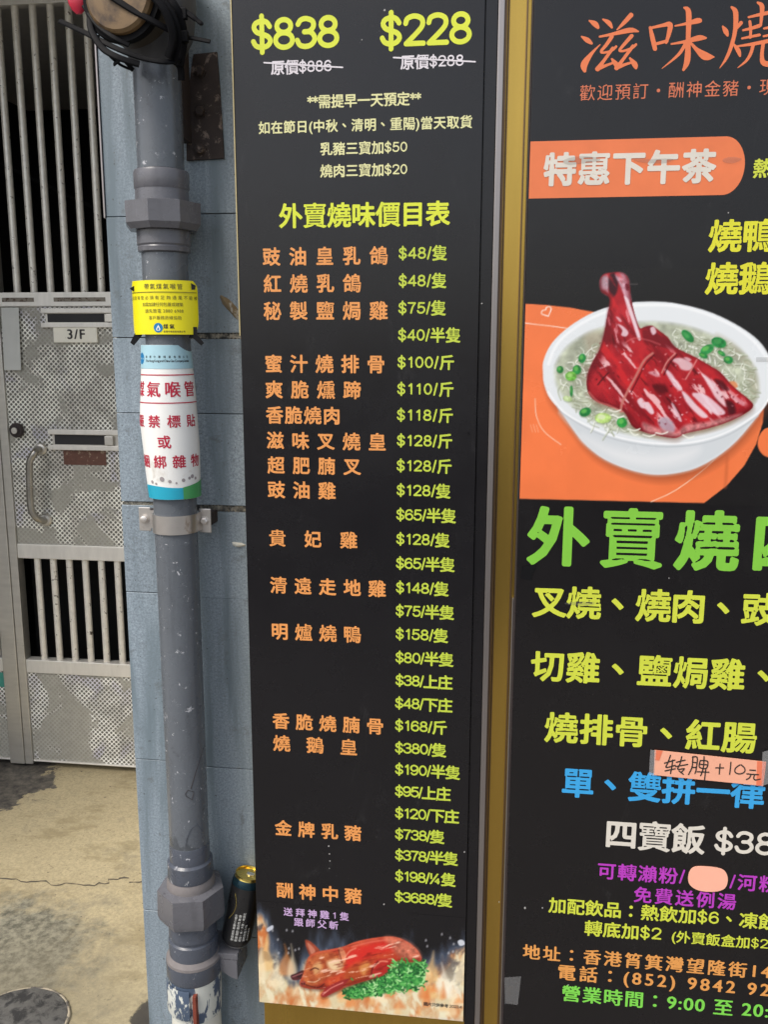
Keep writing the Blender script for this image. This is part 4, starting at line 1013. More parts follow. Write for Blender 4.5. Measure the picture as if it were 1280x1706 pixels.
box('brass_lip', XP-0.0120, XP-0.0092, -0.070, -0.0625, -0.02, 2.9, M['brown_trim'], sw, bev=0.0008)
B = lambda s, xl, xr, y, em, c, **k: row(s, xl, xr, y, em, M[c], board, YS, **k)
B('$838', 420, 566, 56, 74, 'c_yellow', bold=0.032); B('$228', 635, 787, 50, 74, 'c_yellow', bold=0.032)
B('原價$886', 452, 553, 112, 26, 'c_white', bold=0.022); B('原價$288', 668, 773, 103, 26, 'c_white', bold=0.022)
for a, b_ in (((440, 105), (571, 113)), ((656, 96.5), (792, 103.5))):
    strokes('strike_line', [[(*a, 2.6), (*b_, 2.6)]], lambda x, y: (x, y), M['c_white'], board, YS, lift=0.001)
B('**需提早一天預定**', 513, 701, 167.5, 24, 'c_cream'); B('如在節日(中秋、清明、重陽)當天取貨', 431, 787, 208.5, 22.5, 'c_cream')
B('乳豬三寶加$50', 534, 679, 247, 23, 'c_cream'); B('燒肉三寶加$20', 534, 679, 284, 23, 'c_cream')
B('外賣燒味價目表', 466, 749, 358, 43, 'c_yellow', bold=0.028)
for s, xl, xr, y, em in (('豉油皇乳鴿', 438.6, 645.6, 427, 32), ('紅燒乳鴿', 440, 601, 472.5, 32), ('秘製鹽焗雞', 440, 645.6, 518, 32), ('蜜汁燒排骨', 442, 641, 606.5, 31.5),
    ('爽脆燻蹄', 443, 601, 649.5, 31), ('香脆燒肉', 444, 567, 692, 30.5), ('滋味叉燒皇', 445, 643, 735, 30.5), ('超肥腩叉', 446.5, 601, 776, 30), ('豉油雞', 447, 559, 816.5, 30),
    ('貴妃雞', 449, 595, 898, 29), ('清遠走地雞', 451, 642.5, 977.5, 29), ('明爐燒鴨', 452.6, 601, 1054, 29), ('香脆燒腩骨', 455, 639, 1205, 28), ('燒鵝皇', 456, 595, 1241, 28),
    ('金牌乳豬', 459, 602, 1383, 27), ('酬神中豬', 461.6, 602.6, 1487, 27)):
    B(s, xl, xr, y, em, 'c_orange', bold=0.026)
for s, xl, xr, y in (('$48/隻', 665, 745, 422), ('$48/隻', 665, 744, 468), ('$75/隻', 664.5, 743, 513.5), ('$40/半隻', 664, 767.5, 558.5), ('$100/斤', 663, 757, 604), ('$110/斤', 662.5, 756, 648.5),
    ('$118/斤', 662, 755, 692), ('$128/斤', 662, 754, 734.5), ('$128/斤', 661.6, 753, 776.5), ('$128/隻', 661.6, 751, 817.5), ('$65/半隻', 661, 760, 858.5), ('$128/隻', 661, 749.5, 899),
    ('$65/半隻', 660.5, 758, 939.5), ('$148/隻', 660.5, 748, 980), ('$75/半隻', 660, 757, 1019), ('$158/隻', 660, 747, 1057.5), ('$80/半隻', 659.7, 756, 1097), ('$38/上庄', 659.7, 754, 1135),
    ('$48/下庄', 659, 754, 1173), ('$168/斤', 659, 745, 1210), ('$380/隻', 659, 744, 1247.5), ('$190/半隻', 659, 767, 1284), ('$95/上庄', 659, 751, 1320), ('$120/下庄', 659, 765, 1357),
    ('$738/隻', 659, 741, 1391.5), ('$378/半隻', 659, 763.6, 1427), ('$198/¼隻', 659, 759.7, 1462), ('$3688/隻', 658.5, 754, 1496.5)):
    B(s, xl, xr, y, 26.8-(y-420)*0.0031, 'c_lime', bold=0.028)
B('送拜神雞1隻', 473, 581.5, 1522, 14.5, 'c_lilac'); B('跟師父斬', 490.5, 563.6, 1538, 14.5, 'c_lilac')

# printed picture: roast pig over flames
bgc = np.array((30, 28, 33))/255*0.66
pg = Print(420, 1498, 800, 1706, 1.0, bgc)
def T4(X, Y): return (380+X/2.56, 1240+Y/2.56)
u_ = (pg.X-380)*2.56; v_ = (pg.Y-1240)*2.56
wav = (vnoise(u_, v_*0.35, 70, 3)-0.5)*330
edge = np.minimum(np.abs(u_-130), np.abs(1050-u_))
topv = 905+wav-np.clip(150-edge, 0, 150)*1.15
k = np.clip((v_-topv+75)/95, 0, 1)**1.4; pg.blend(k*0.60, np.array((104, 122, 150))/255)
k = np.clip((v_-topv-12)/80, 0, 1)
n1 = vnoise(u_+v_*0.3, v_*0.55, 60, 5, 5); n2 = vnoise(u_*1.3-v_*0.4, v_*0.6, 38, 8, 5)
n1 = np.clip((n1-0.5)*3.2+0.38+np.clip((300-u_)/500, 0, 0.4), 0, 1)
fire = np.array((232, 214, 170))/255*(1-n1[..., None])+np.array((214, 122, 62))/255*n1[..., None]
mx = np.clip((n2-0.46)*5, 0, 1)[..., None]; fire = fire*(1-mx)+np.array((246, 236, 200))/255*mx
n3 = vnoise(u_+v_*0.5, v_*0.8-u_*0.2, 46, 17, 5); mx = np.clip((n3-0.53)*7, 0, 1)[..., None]*np.clip((1080-v_)/160, 0, 1)[..., None]*0.75; fire = fire*(1-mx)+np.array((70, 62, 66))/255*mx
pg.I = pg.I*(1-k[..., None]*0.92)+fire*(k[..., None]*0.92)
rs = random.Random(4)
def flame(x, y0, h, wd, c):
    pts = [T4(x-wd/2, y0), T4(x-wd*0.45, y0-h*0.4), T4(x-wd*0.1, y0-h*0.7), T4(x+wd*0.15*rs.choice((-1, 1)), y0-h), T4(x+wd*0.2, y0-h*0.6), T4(x+wd*0.5, y0-h*0.3), T4(x+wd*0.45, y0)]
    pg.poly(pts, c, 3.0, 0.6)
for x, y0, h, wd in ((160, 960, 150, 60), (140, 1010, 190, 40), (250, 980, 130, 60), (275, 1000, 150, 40), (205, 1030, 110, 60), (330, 1000, 60, 40), (870, 1010, 130, 50), (920, 1060, 130, 60), (1000, 1010, 120, 60), (1040, 980, 160, 40), (960, 1080, 100, 60), (860, 1080, 80, 60)):
    flame(x, y0, h, wd, rs.choice(((248, 232, 196), (240, 190, 120), (252, 244, 224), (236, 150, 80))))
for _ in range(46):
    x = rs.uniform(130, 1050); y0 = rs.uniform(1050, 1160); flame(x, y0, rs.uniform(30, 90), rs.uniform(14, 46), rs.choice(((246, 226, 184), (238, 190, 130), (230, 140, 76), (216, 118, 60), (240, 214, 176))))
for _ in range(16):
    x = rs.choice((rs.uniform(150, 300), rs.uniform(820, 1040))); y0 = rs.uniform(770, 900); pg.poly([T4(x, y0), T4(x+6, y0-5), T4(x+9, y0+4), T4(x+2, y0+8)], (190, 190, 195), 0.7, 0.6)
pg.poly([T4(165, 785), T4(190, 770), T4(192, 785), T4(170, 798)], (196, 200, 210), 0.7); pg.poly([T4(980, 838), T4(1000, 832), T4(1012, 850), T4(990, 858)], (200, 204, 212), 0.7)
# herbs under and behind the pig
def herbs(n, fx, fy, seed):
    r = random.Random(seed)
    for _ in range(n):
        x = r.uniform(*fx); lo, hi = fy(x); y = r.uniform(lo, hi); a = r.uniform(0, 6.28); L = r.uniform(8, 22)
        c = r.choice(((52, 140, 62), (88, 176, 84), (34, 104, 48), (130, 204, 116), (70, 158, 74), (168, 222, 150), (24, 84, 40)))
        pg.line([T4(x, y), T4(x+L*0.5*math.cos(a)+4, y+L*0.5*math.sin(a)), T4(x+L*math.cos(a), y+L*math.sin(a)-3)], r.uniform(1.4, 3.2), c, 0.5)
pg.poly([T4(*p) for p in ((495, 1040), (560, 1010), (650, 985), (700, 955), (790, 920), (835, 925), (840, 970), (825, 1020), (760, 1040), (700, 1055), (620, 1070), (540, 1085), (500, 1065))], (48, 122, 58), 2.0)
herbs(420, (492, 840), lambda x: (1030-(x-492)*0.30, 1082-(x-492)*0.12), 3)
body = [(345, 905), (380, 884), (430, 874), (490, 862), (540, 842), (610, 826), (690, 818), (745, 830), (795, 862), (822, 900), (818, 925), (760, 932), (715, 945), (670, 975), (640, 990), (560, 1015), (500, 1035), (450, 1058), (405, 1075), (396, 1064), (412, 1044), (380, 1042), (325, 1036), (306, 1018), (318, 985), (332, 945)]
pg.poly([T4(*p) for p in [(x+4, y+8) for x, y in body]], (70, 30, 20), 3.0, 0.6)
pg.poly([T4(328, 836), T4(350, 838), T4(378, 862), T4(392, 884), T4(352, 903)], (142, 62, 42), 0.8, vary=0.4); pg.poly([T4(338, 846), T4(356, 856), T4(372, 880), T4(355, 893)], (196, 120, 96), 1.2)
pg.poly([T4(268, 985), T4(290, 975), T4(322, 962), T4(332, 985), T4(305, 1002), T4(276, 1003)], (70, 30, 34), 0.8, vary=0.5); pg.line([T4(275, 990), T4(315, 975)], 1.6, (170, 110, 110), 1)
pg.poly([T4(*p) for p in body], (168, 44, 30), 0.8, vary=0.35, seed=9, vs=9, c2=(214, 88, 48))
BODY = [T4(*p) for p in body]
pg.shade(BODY, (90, 12, 8), 12, 0.75, 0, 4); pg.shade(BODY, (236, 110, 80), 7, 0.6, 0, -2)
pg.poly([T4(*p) for p in ((520, 880), (600, 850), (690, 838), (740, 850), (700, 880), (620, 895), (550, 930), (500, 950))], (214, 42, 36), 5, 0.85)
pg.poly([T4(*p) for p in ((670, 822), (745, 832), (800, 866), (822, 905), (780, 918), (735, 905), (700, 870))], (196, 116, 92), 5, 0.85, vary=0.4, seed=4, vs=6)
pg.poly([T4(*p) for p in ((340, 915), (400, 886), (470, 892), (500, 930), (470, 975), (420, 1000), (370, 1030), (318, 1025), (322, 985))], (206, 116, 66), 3.5, 0.9, vary=0.5, seed=6, vs=8, c2=(150, 66, 36))
pg.poly([T4(*p) for p in ((425, 925), (470, 915), (490, 945), (455, 965), (430, 950))], (236, 208, 164), 3, 0.9)
pg.poly([T4(*p) for p in ((362, 945), (392, 925), (400, 955), (372, 978))], (232, 190, 130), 3, 0.7)
pg.poly([T4(*p) for p in ((505, 965), (570, 930), (620, 935), (600, 985), (540, 1010), (500, 1015))], (170, 74, 34), 4, 0.8); pg.poly([T4(*p) for p in ((560, 950), (592, 925), (604, 940), (580, 985))], (226, 160, 88), 3, 0.7)
pg.poly([T4(*p) for p in ((615, 945), (650, 915), (690, 920), (685, 955), (650, 990), (618, 985))], (180, 40, 36), 2, 0.9); pg.line([T4(622, 950), T4(648, 925), T4(680, 925)], 2.2, (232, 140, 110), 1.2); pg.line([T4(612, 985), T4(616, 955), T4(640, 925)], 1.8, (92, 16, 14), 1.0)
pg.poly([T4(*p) for p in ((400, 1062), (430, 1030), (500, 1000), (512, 1010), (450, 1056), (412, 1076))], (150, 40, 40), 1, 0.95); pg.line([T4(405, 1066), T4(440, 1038), T4(490, 1015)], 1.8, (222, 130, 120), 0.9)
pg.line([T4(318, 1018), T4(345, 1028), T4(385, 1036), T4(410, 1020)], 1.6, (86, 28, 18), 0.8); pg.line([T4(340, 1010), T4(370, 1012), T4(392, 1000)], 1.0, (240, 214, 180), 0.8)
pg.poly([T4(470, 872), T4(484, 866), T4(502, 890), T4(500, 925), T4(482, 930)], (198, 120, 86), 0.8, vary=0.4); pg.line([T4(471, 874), T4(480, 905), T4(486, 930)], 1.4, (100, 36, 22), 0.7)
pg.line([T4(352, 962), T4(370, 952), T4(386, 958)], 1.6, (60, 18, 12), 0.8); pg.poly([T4(308, 1018), T4(318, 1008), T4(332, 1012), T4(326, 1028), T4(312, 1030)], (150, 62, 52), 0.8); pg.line([T4(314, 1018), T4(317, 1022)], 1.5, (40, 10, 10)); pg.line([T4(324, 1018), T4(326, 1022)], 1.5, (40, 10, 10))
pg.texture(BODY, -0.25, 26, 5, [(1.2, 1.9, (250, 206, 180), 0.8), (-1.1, -2.0, (110, 20, 12), 0.5)], 41, 3)
pg.line([T4(530, 862), T4(610, 842), T4(680, 832)], 2.6, (236, 130, 110), 1.6, 0.6); pg.line([T4(500, 905), T4(520, 880), T4(545, 868)], 2.0, (238, 170, 140), 1.4, 0.7)
for _ in range(60):
    x, y0 = rs.uniform(520, 800), rs.uniform(905, 1000)
    if y0 < 985-(x-560)*0.18: continue
    a = rs.uniform(0, 6.28); pg.line([T4(x, y0), T4(x+12*math.cos(a), y0+9*math.sin(a))], 2.2, rs.choice(((60, 150, 66), (110, 190, 96), (36, 110, 50))), 0.5)
herbs(110, (690, 840), lambda x: (925, 985), 11)
fade = np.clip((v_-1135-(u_-130)*0.03)/30, 0, 1)*0.75; pg.blend(fade, np.array((196, 186, 178))/255)
pr_mat = printed('printed_picture')
ZTOP = float(un(610, 1515, YS)[2])
# the sheet: blend towards the laminate black at its top edge comes from the print itself
pg.sheet('pig_picture', XL_S+0.0015, x_in-0.0015, ZBT+0.001, ZTOP, YS, board, pr_mat, 0.00135, lift=0.00035)
row('圖片只供參考 2023.4', 706, 770, 1674, 6.5, M['txt_dark'], board, YS, bold=0.02, lift=0.0008)

# ================================================================== RIGHT POSTER
post = thing('menu_poster', (XP+0.5, YP, 0.2), 'wide black afternoon tea and takeaway menu poster with a roast goose noodle bowl', 'sign')
XPR = 1.0
box('panel', XP, XPR, YP, -0.0605, 0.05, 2.62, M['black2'], post, bev=0.001)
box('edge_trim', XP-0.0035, XP-0.0002, YP+0.004, -0.0605, 0.03, 2.62, M['rustdark'], post, bev=0.0008)
box('edge_trim', XP-0.0075, XP-0.0040, YP+0.012, -0.0605, 0.03, float(un(860, 1000, YP)[2]), M['alu'], post, bev=0.0008)
Q = lambda s, xl, xr, y, em, c, **k: row(s, xl, xr, y, em, M[c], post, YP, **k)
def R1f(X, Y): return (820+X/2.783, Y/2.783)
def R4f(X, Y): return (820+X/2.783, 1220+Y/2.783)
def Tk(l, k=1/2.783): return [[(p[0], p[1], p[2]*k) for p in s] for s in l]
zi = [[(452, 98, 8), (478, 113, 26), (492, 130, 14)], [(416, 172, 8), (442, 188, 24), (462, 203, 12)], [(430, 330, 16), (428, 300, 32), (462, 250, 16), (502, 208, 4)], [(515, 92, 8), (542, 108, 22), (556, 130, 10)],
      [(645, 72, 22), (612, 108, 18), (580, 140, 6)], [(500, 172, 10), (560, 160, 15), (640, 142, 24), (678, 148, 8)],
      [(556, 172, 18), (530, 210, 16), (506, 240, 12), (520, 246, 11), (556, 236, 11), (576, 218, 12)], [(560, 226, 16), (525, 275, 15), (490, 322, 22)], [(488, 322, 20), (530, 305, 13), (566, 292, 10)], [(556, 276, 10), (576, 300, 24), (580, 312, 12)],
      [(648, 168, 18), (620, 200, 16), (592, 234, 12), (610, 238, 11), (650, 224, 12), (668, 208, 12)], [(654, 216, 16), (615, 268, 15), (578, 318, 20)], [(576, 318, 18), (620, 300, 13), (655, 290, 10)], [(640, 272, 10), (662, 300, 26), (668, 318, 12)]]
mi = [[(734, 130, 14), (745, 180, 22), (756, 228, 20)], [(735, 132, 12), (790, 120, 16), (826, 116, 24), (820, 160, 20), (808, 200, 12)], [(752, 208, 14), (812, 192, 15)],
      [(850, 122, 8), (900, 112, 14), (955, 98, 26), (970, 98, 8)], [(832, 206, 8), (900, 194, 16), (960, 178, 26), (992, 178, 10)], [(892, 38, 10), (912, 60, 26), (910, 180, 22), (906, 280, 28), (888, 326, 12)],
      [(900, 200, 16), (865, 255, 14), (788, 320, 3)], [(918, 196, 10), (950, 232, 20), (990, 262, 38), (1032, 266, 4)]]
sh = [[(1070, 124, 8), (1084, 146, 24), (1092, 166, 12)], [(1155, 108, 18), (1138, 130, 12), (1126, 148, 4)], [(1112, 36, 12), (1130, 60, 24), (1128, 140, 20), (1112, 210, 18), (1088, 270, 14), (1056, 318, 3)], [(1120, 205, 8), (1142, 236, 22), (1150, 262, 10)],
      [(1190, 82, 10), (1250, 68, 16), (1330, 52, 20)], [(1232, 14, 10), (1252, 30, 22), (1250, 80, 16), (1246, 120, 12)], [(1165, 142, 10), (1200, 134, 14), (1238, 122, 18)], [(1196, 102, 14), (1200, 140, 14), (1198, 176, 12)], [(1160, 180, 10), (1200, 172, 12), (1240, 164, 14)],
      [(1262, 134, 10), (1300, 126, 14), (1350, 112, 18)], [(1296, 96, 14), (1300, 130, 14), (1298, 166, 12)], [(1260, 170, 10), (1350, 152, 14)], [(1140, 216, 8), (1220, 204, 16), (1360, 176, 22)], [(1212, 208, 16), (1200, 250, 15), (1178, 285, 12), (1140, 316, 4)], [(1258, 204, 16), (1252, 260, 18), (1264, 296, 26), (1330, 296, 22), (1350, 270, 8)]]
for g in (zi, mi, sh): strokes('brush_character', Tk(g), R1f, M['c_coral'], post, YP, 0.9)
Q('歡迎預訂・酬神金豬・現', 966.6, 1292, 150.5, 29, 'c_corald', bold=0.0)
# orange pill
def pill():
    zt_, zb2 = float(un(900, 236, YP)[2]), float(un(900, 331, YP)[2]); h = (zt_-zb2)/2; zc_ = (zt_+zb2)/2; x1 = float(un(1241, 280, YP)[0])-h*0.72
    P = [(XP+0.0006, YP-0.0004, zb2)]+[(x1+h*0.72*math.sin(a), YP-0.0004, zc_-h*math.cos(a)) for a in np.linspace(0, math.pi, 24)]+[(XP+0.0006, YP-0.0004, zt_)]
    bmx = bmesh.new(); bmx.faces.new([bmx.verts.new(p) for p in P]); return link('orange_banner', bm_mesh('orange_banner', bmx, M['c_coral']), post)
pill()
Q('特惠下午茶', 908, 1191, 280, 57, 'c_off', bold=0.040, lift=0.0010)
Q('熱', 1256, 1287, 281, 33, 'c_lime2', bold=0.03); Q('燒鴨', 1183, 1291, 393, 56, 'c_yel2', bold=0.032); Q('燒鵝', 1177.5, 1285, 464, 55, 'c_yel2', bold=0.032)
Q('外賣燒四', 882, 1359, 899, 102, 'c_green', bold=0.036)
Q('叉燒、燒肉、豉', 889, 1296, 1008.5, 56, 'c_lime2', bold=0.03); Q('切雞、鹽焗雞、', 886.5, 1303, 1117.5, 54, 'c_lime2', bold=0.03)
Q('燒排骨、紅腸、', 909, 1322, 1221.5, 53, 'c_lime2', bold=0.03)
Q('單、雙拼一律', 937, 1274, 1312.5, 51, 'c_blue', bold=0.032); Q('四寶飯 $38', 1008.6, 1292, 1397, 51, 'c_off', bold=0.028)
Q('可轉瀨粉/', 996, 1141, 1454.5, 29, 'c_mag', bold=0.02); Q('/河粉', 1217, 1297, 1470.5, 29, 'c_mag', bold=0.02); Q('免費送例湯', 1056.4, 1226.8, 1495.5, 28, 'c_mag', bold=0.02)
Q('加配飲品：熱飲加$6、凍飲', 914.5, 1296, 1521.5, 27.5, 'c_lime2', bold=0.024); Q('轉底加$2', 974.5, 1103, 1550, 27, 'c_lime2', bold=0.024); Q('(外賣飯盒加$2', 1119, 1281, 1565.5, 21.5, 'c_lime2', bold=0.018)
Q('地址：香港筲箕灣望隆街14', 871.4, 1285, 1601.5, 27, 'c_amber', bold=0.012, an=2.0); Q('電話：(852) 9842 92', 929, 1283.5, 1633.5, 28, 'c_amber', bold=0.012, an=2.0)
Q('營業時間：9:00 至 20:', 936, 1282, 1668.5, 29, 'c_neon', bold=0.012, an=2.0)

# ---- printed noodle bowl picture
pb = Print(858, 440, 1330, 848, 1.15, np.array((38, 35, 36))/255*0.60)
def T2(X, Y): return (820+X/2.783, 420+Y/2.783)
PP = lambda l: [T2(*p) for p in l]
OR = (238, 122, 70)
pb.poly(PP([(100, 236), (158, 241), (250, 246), (360, 258), (470, 278), (620, 330), (800, 400), (1000, 520), (1180, 620), (1262, 720), (1256, 790), (1226, 890), (1170, 990), (1090, 1082), (985, 1163), (985, 1163.5), (500, 1152), (100, 1143)]), OR, 0.6, smooth=False, vary=0.05, vs=60)
pb.poly(PP([(1232, 885), (1250, 835), (1290, 815), (1400, 840), (1400, 940), (1290, 952), (1248, 930)]), OR, 0.6)
pb.line(PP([(100, 327), (155, 330), (345, 353)]), 1.5, (250, 214, 196), 0.5); pb.line(PP([(200, 680), (206, 760), (242, 832), (320, 893)]), 1.3, (248, 206, 180), 0.5); pb.line(PP([(738, 1158), (850, 1105), (980, 1010), (1068, 925)]), 1.5, (246, 206, 180), 0.5)
pb.line(PP([(262, 298), (232, 288), (234, 272), (250, 268), (252, 258), (268, 254), (274, 268), (262, 296)]), 1.8, (250, 226, 214), 0.5); 
for k_ in range(3): pb.line(PP([(178+k_*14, 800), (188+k_*14, 835)]), 1.1, (248, 190, 160), 0.5, 0.7)
outer = [(236, 560), (240, 500), (280, 420), (360, 345), (470, 280), (590, 243), (720, 230), (850, 238), (1000, 275), (1130, 335), (1230, 405), (1285, 480), (1310, 560), (1300, 640), (1270, 710), (1200, 800), (1130, 880), (1050, 945), (950, 1000), (850, 1026), (750, 1032), (640, 1010), (520, 960), (430, 890), (370, 815), (318, 738), (268, 678), (242, 615)]
pb.poly(PP([(x+10, y+34) for x, y in outer]), (128, 62, 38), 7, 0.45)
pb.poly(PP(outer), (226, 231, 234), 0.8)
pb.poly(PP([(315, 740), (450, 812), (600, 862), (780, 888), (950, 878), (1100, 830), (1230, 745), (1200, 800), (1130, 880), (1050, 945), (950, 1000), (850, 1026), (750, 1032), (640, 1010), (520, 960), (430, 890), (370, 815)]), (206, 212, 216), 5, 0.9)
pb.poly(PP([(420, 850), (560, 905), (760, 935), (960, 905), (900, 970), (750, 1000), (600, 975), (480, 910)]), (228, 230, 232), 9, 0.8)
pb.line(PP([(262, 650), (330, 738), (450, 808), (600, 862), (780, 888), (950, 878), (1100, 830), (1240, 740), (1300, 650)]), 3.0, (244, 246, 248), 1.2); pb.line(PP([(300, 715), (330, 750), (450, 822), (600, 876), (780, 902), (950, 892), (1100, 846), (1235, 760)]), 1.4, (176, 182, 188), 1.4, 0.8)
pb.line(PP([(262, 520), (300, 430), (380, 355), (480, 298), (600, 258), (720, 246), (860, 252), (1000, 290), (1130, 350), (1220, 420), (1280, 500)]), 4.0, (246, 248, 250), 2.0, 0.9)
inner = [(292, 570), (300, 510), (350, 440), (430, 385), (540, 345), (720, 325), (880, 340), (1020, 385), (1130, 440), (1205, 520), (1232, 610), (1222, 690), (1160, 760), (1060, 815), (900, 852), (750, 862), (600, 835), (470, 785), (370, 712), (310, 640)]
pb.poly(PP([(x*0.985+10, y*0.97+8) for x, y in inner]), (186, 190, 190), 4, 0.7)
pb.poly(PP(inner), (176, 182, 160), 4.0, 0.95, vary=0.3, vs=14)
pb.poly(PP([(1040, 380), (1130, 430), (1215, 530), (1238, 620), (1222, 690), (1190, 690), (1195, 600), (1160, 520), (1090, 450)]), (176, 172, 150), 5, 0.6)
pb.poly(PP([(430, 390), (500, 370), (540, 420), (500, 500), (440, 600), (410, 560), (440, 460)]), (140, 118, 100), 6, 0.45)
r = random.Random(12)
for _ in range(520):
    if r.random() < 0.6: x, y = r.uniform(840, 1200), r.uniform(350, 690); a = r.gauss(0.9, 0.5)
    else: x, y = r.uniform(310, 620), r.uniform(430, 820); a = r.gauss(0.6, 0.7)
    e = ((x-762)/450)**2+((y-595)/255)**2
    if e > 0.98: continue
    L = r.uniform(26, 80); cv = r.uniform(-20, 20)
    pb.line([T2(x+2, y+5), T2(x+2+L*0.5*math.cos(a)-cv*math.sin(a), y+5+L*0.5*math.sin(a)+cv*math.cos(a)), T2(x+2+L*math.cos(a), y+5+L*math.sin(a))], 1.6, (126, 132, 104), 0.7, 0.5)
    c = r.choice(((236, 240, 228), (222, 228, 212), (184, 192, 170), (244, 246, 238), (200, 208, 188), (166, 174, 150)))
    pb.line([T2(x, y), T2(x+L*0.5*math.cos(a)-cv*math.sin(a), y+L*0.5*math.sin(a)+cv*math.cos(a)), T2(x+L*math.cos(a), y+L*math.sin(a))], r.uniform(1.0, 2.4), c, 0.6, 0.85)
def leek(x, y, a, b_, ang, c, hl):
    P = [(x+a*math.cos(q)*math.cos(ang)-b_*math.sin(q)*math.sin(ang), y+a*math.cos(q)*math.sin(ang)+b_*math.sin(q)*math.cos(ang)) for q in np.linspace(0, 6.28, 9)[:-1]]
    pb.poly(PP([(p[0]+3, p[1]+5) for p in P]), (90, 110, 70), 2.0, 0.5); pb.poly(PP(P), c, 0.7, vary=0.3, vs=5)
    pb.poly(PP([(x+(p[0]-x)*0.5-a*0.2, y+(p[1]-y)*0.5-b_*0.2) for p in P]), hl, 1.4, 0.7)
DG, LG = (34, 128, 62), (120, 196, 92)
for q in ((908, 390, 36, 19, 0.8, DG, (80, 170, 90)), (1052, 420, 36, 24, 0.3, DG, (70, 150, 80)), (998, 452, 34, 20, -0.5, (44, 140, 70), LG), (1096, 500, 22, 18, 0.2, DG, LG), (418, 493, 17, 22, 0.3, DG, LG), (394, 546, 20, 22, 0.2, (40, 130, 60), LG),
          (366, 576, 26, 22, 0, (110, 184, 70), (176, 220, 130)), (316, 545, 16, 17, 0.2, (40, 126, 60), LG), (368, 645, 7, 26, 0, DG, LG), (350, 680, 22, 12, 0.2, (190, 214, 150), (220, 236, 190)), (432, 742, 28, 20, -0.4, DG, LG), (515, 770, 38, 24, 0, (176, 208, 120), (232, 240, 206)), (603, 790, 24, 24, 0.2, (44, 148, 64), LG), (1065, 470, 20, 10, 0.6, DG, LG), (980, 480, 22, 12, 0.4, DG, LG)):
    leek(*q)
pb.poly(PP([(1090, 605), (1125, 600), (1140, 625), (1105, 635)]), (222, 140, 90), 1.2, 0.9)
leg = [(500, 132), (518, 104), (560, 95), (605, 97), (632, 122), (640, 165), (644, 210), (662, 290), (684, 350), (705, 350), (740, 342), (765, 358), (815, 395), (840, 432), (880, 458), (940, 486), (1010, 526), (1062, 560), (1108, 612), (1150, 650), (1188, 680), (1212, 712), (1180, 745), (1100, 785), (1010, 815), (900, 840), (850, 862), (770, 850), (700, 832), (650, 806), (612, 742), (545, 716), (480, 690), (446, 650), (440, 590), (462, 520), (500, 450), (522, 370), (534, 300), (546, 240), (540, 208), (506, 182)]
LEG = PP(leg)
pb.poly(PP([(x+2, y+16) for x, y in leg[16:34]]+[(460, 660), (700, 700)]), (120, 80, 60), 5, 0.5)
pb.poly(PP(leg), (156, 22, 34), 0.8, vary=0.45, seed=21, vs=20, c2=(188, 36, 44))
pb.poly(PP([(500, 132), (530, 102), (545, 130), (540, 170), (545, 205), (508, 182)]), (178, 160, 170), 1.2, 0.9, vary=0.3, vs=5)
pb.poly(PP([(545, 106), (580, 100), (585, 150), (575, 195), (550, 215), (540, 160)]), (44, 12, 22), 2.0, 0.9)
pb.poly(PP([(572, 104), (606, 98), (634, 126), (638, 176), (646, 230), (620, 215), (596, 160)]), (214, 190, 204), 1.6, 0.85, vary=0.3, vs=5)
pb.poly(PP([(618, 150), (634, 150), (636, 178), (622, 176)]), (110, 30, 50), 1.0); pb.line(PP([(630, 150), (675, 150)]), 0.9, (150, 140, 140), 0.4)
pb.poly(PP([(546, 240), (570, 240), (560, 340), (540, 440), (490, 520), (450, 600), (446, 560), (500, 450), (530, 330)]), (112, 10, 24), 4, 0.7)
pb.poly(PP([(590, 260), (630, 280), (660, 370), (640, 400), (580, 410), (560, 380)]), (190, 40, 50), 5, 0.7)
pb.poly(PP([(700, 352), (742, 345), (780, 372), (830, 420), (850, 452), (780, 440), (720, 420), (700, 400)]), (110, 14, 26), 2, 0.8)
HL = (236, 214, 222)
pb.texture(LEG, 0.95, 60, 14, [(0.2, 1.4, (206, 36, 42), 0.85), (-0.6, -2.0, (104, 8, 20), 0.6)], 31)
pb.shade(LEG, (86, 4, 14), 6, 0.75, 0, 2); pb.shade(LEG, (110, 8, 20), 12, 0.45, 4, 6)
pb.texture(PP([(470, 560), (560, 440), (700, 400), (860, 460), (1010, 540), (1150, 660), (1190, 705), (1080, 770), (860, 830), (700, 810), (600, 720)]), 0.9, 34, 7, [(1.0, 1.5, (246, 206, 208), 0.85), (-1.3, -2.0, (70, 2, 12), 0.65)], 35, 8)
pb.texture(PP([(545, 250), (630, 240), (690, 400), (620, 430), (530, 420)]), 1.3, 30, 6, [(1.1, 1.7, (236, 160, 165), 0.7), (-1.0, -1.9, (80, 4, 14), 0.7)], 36, 5)
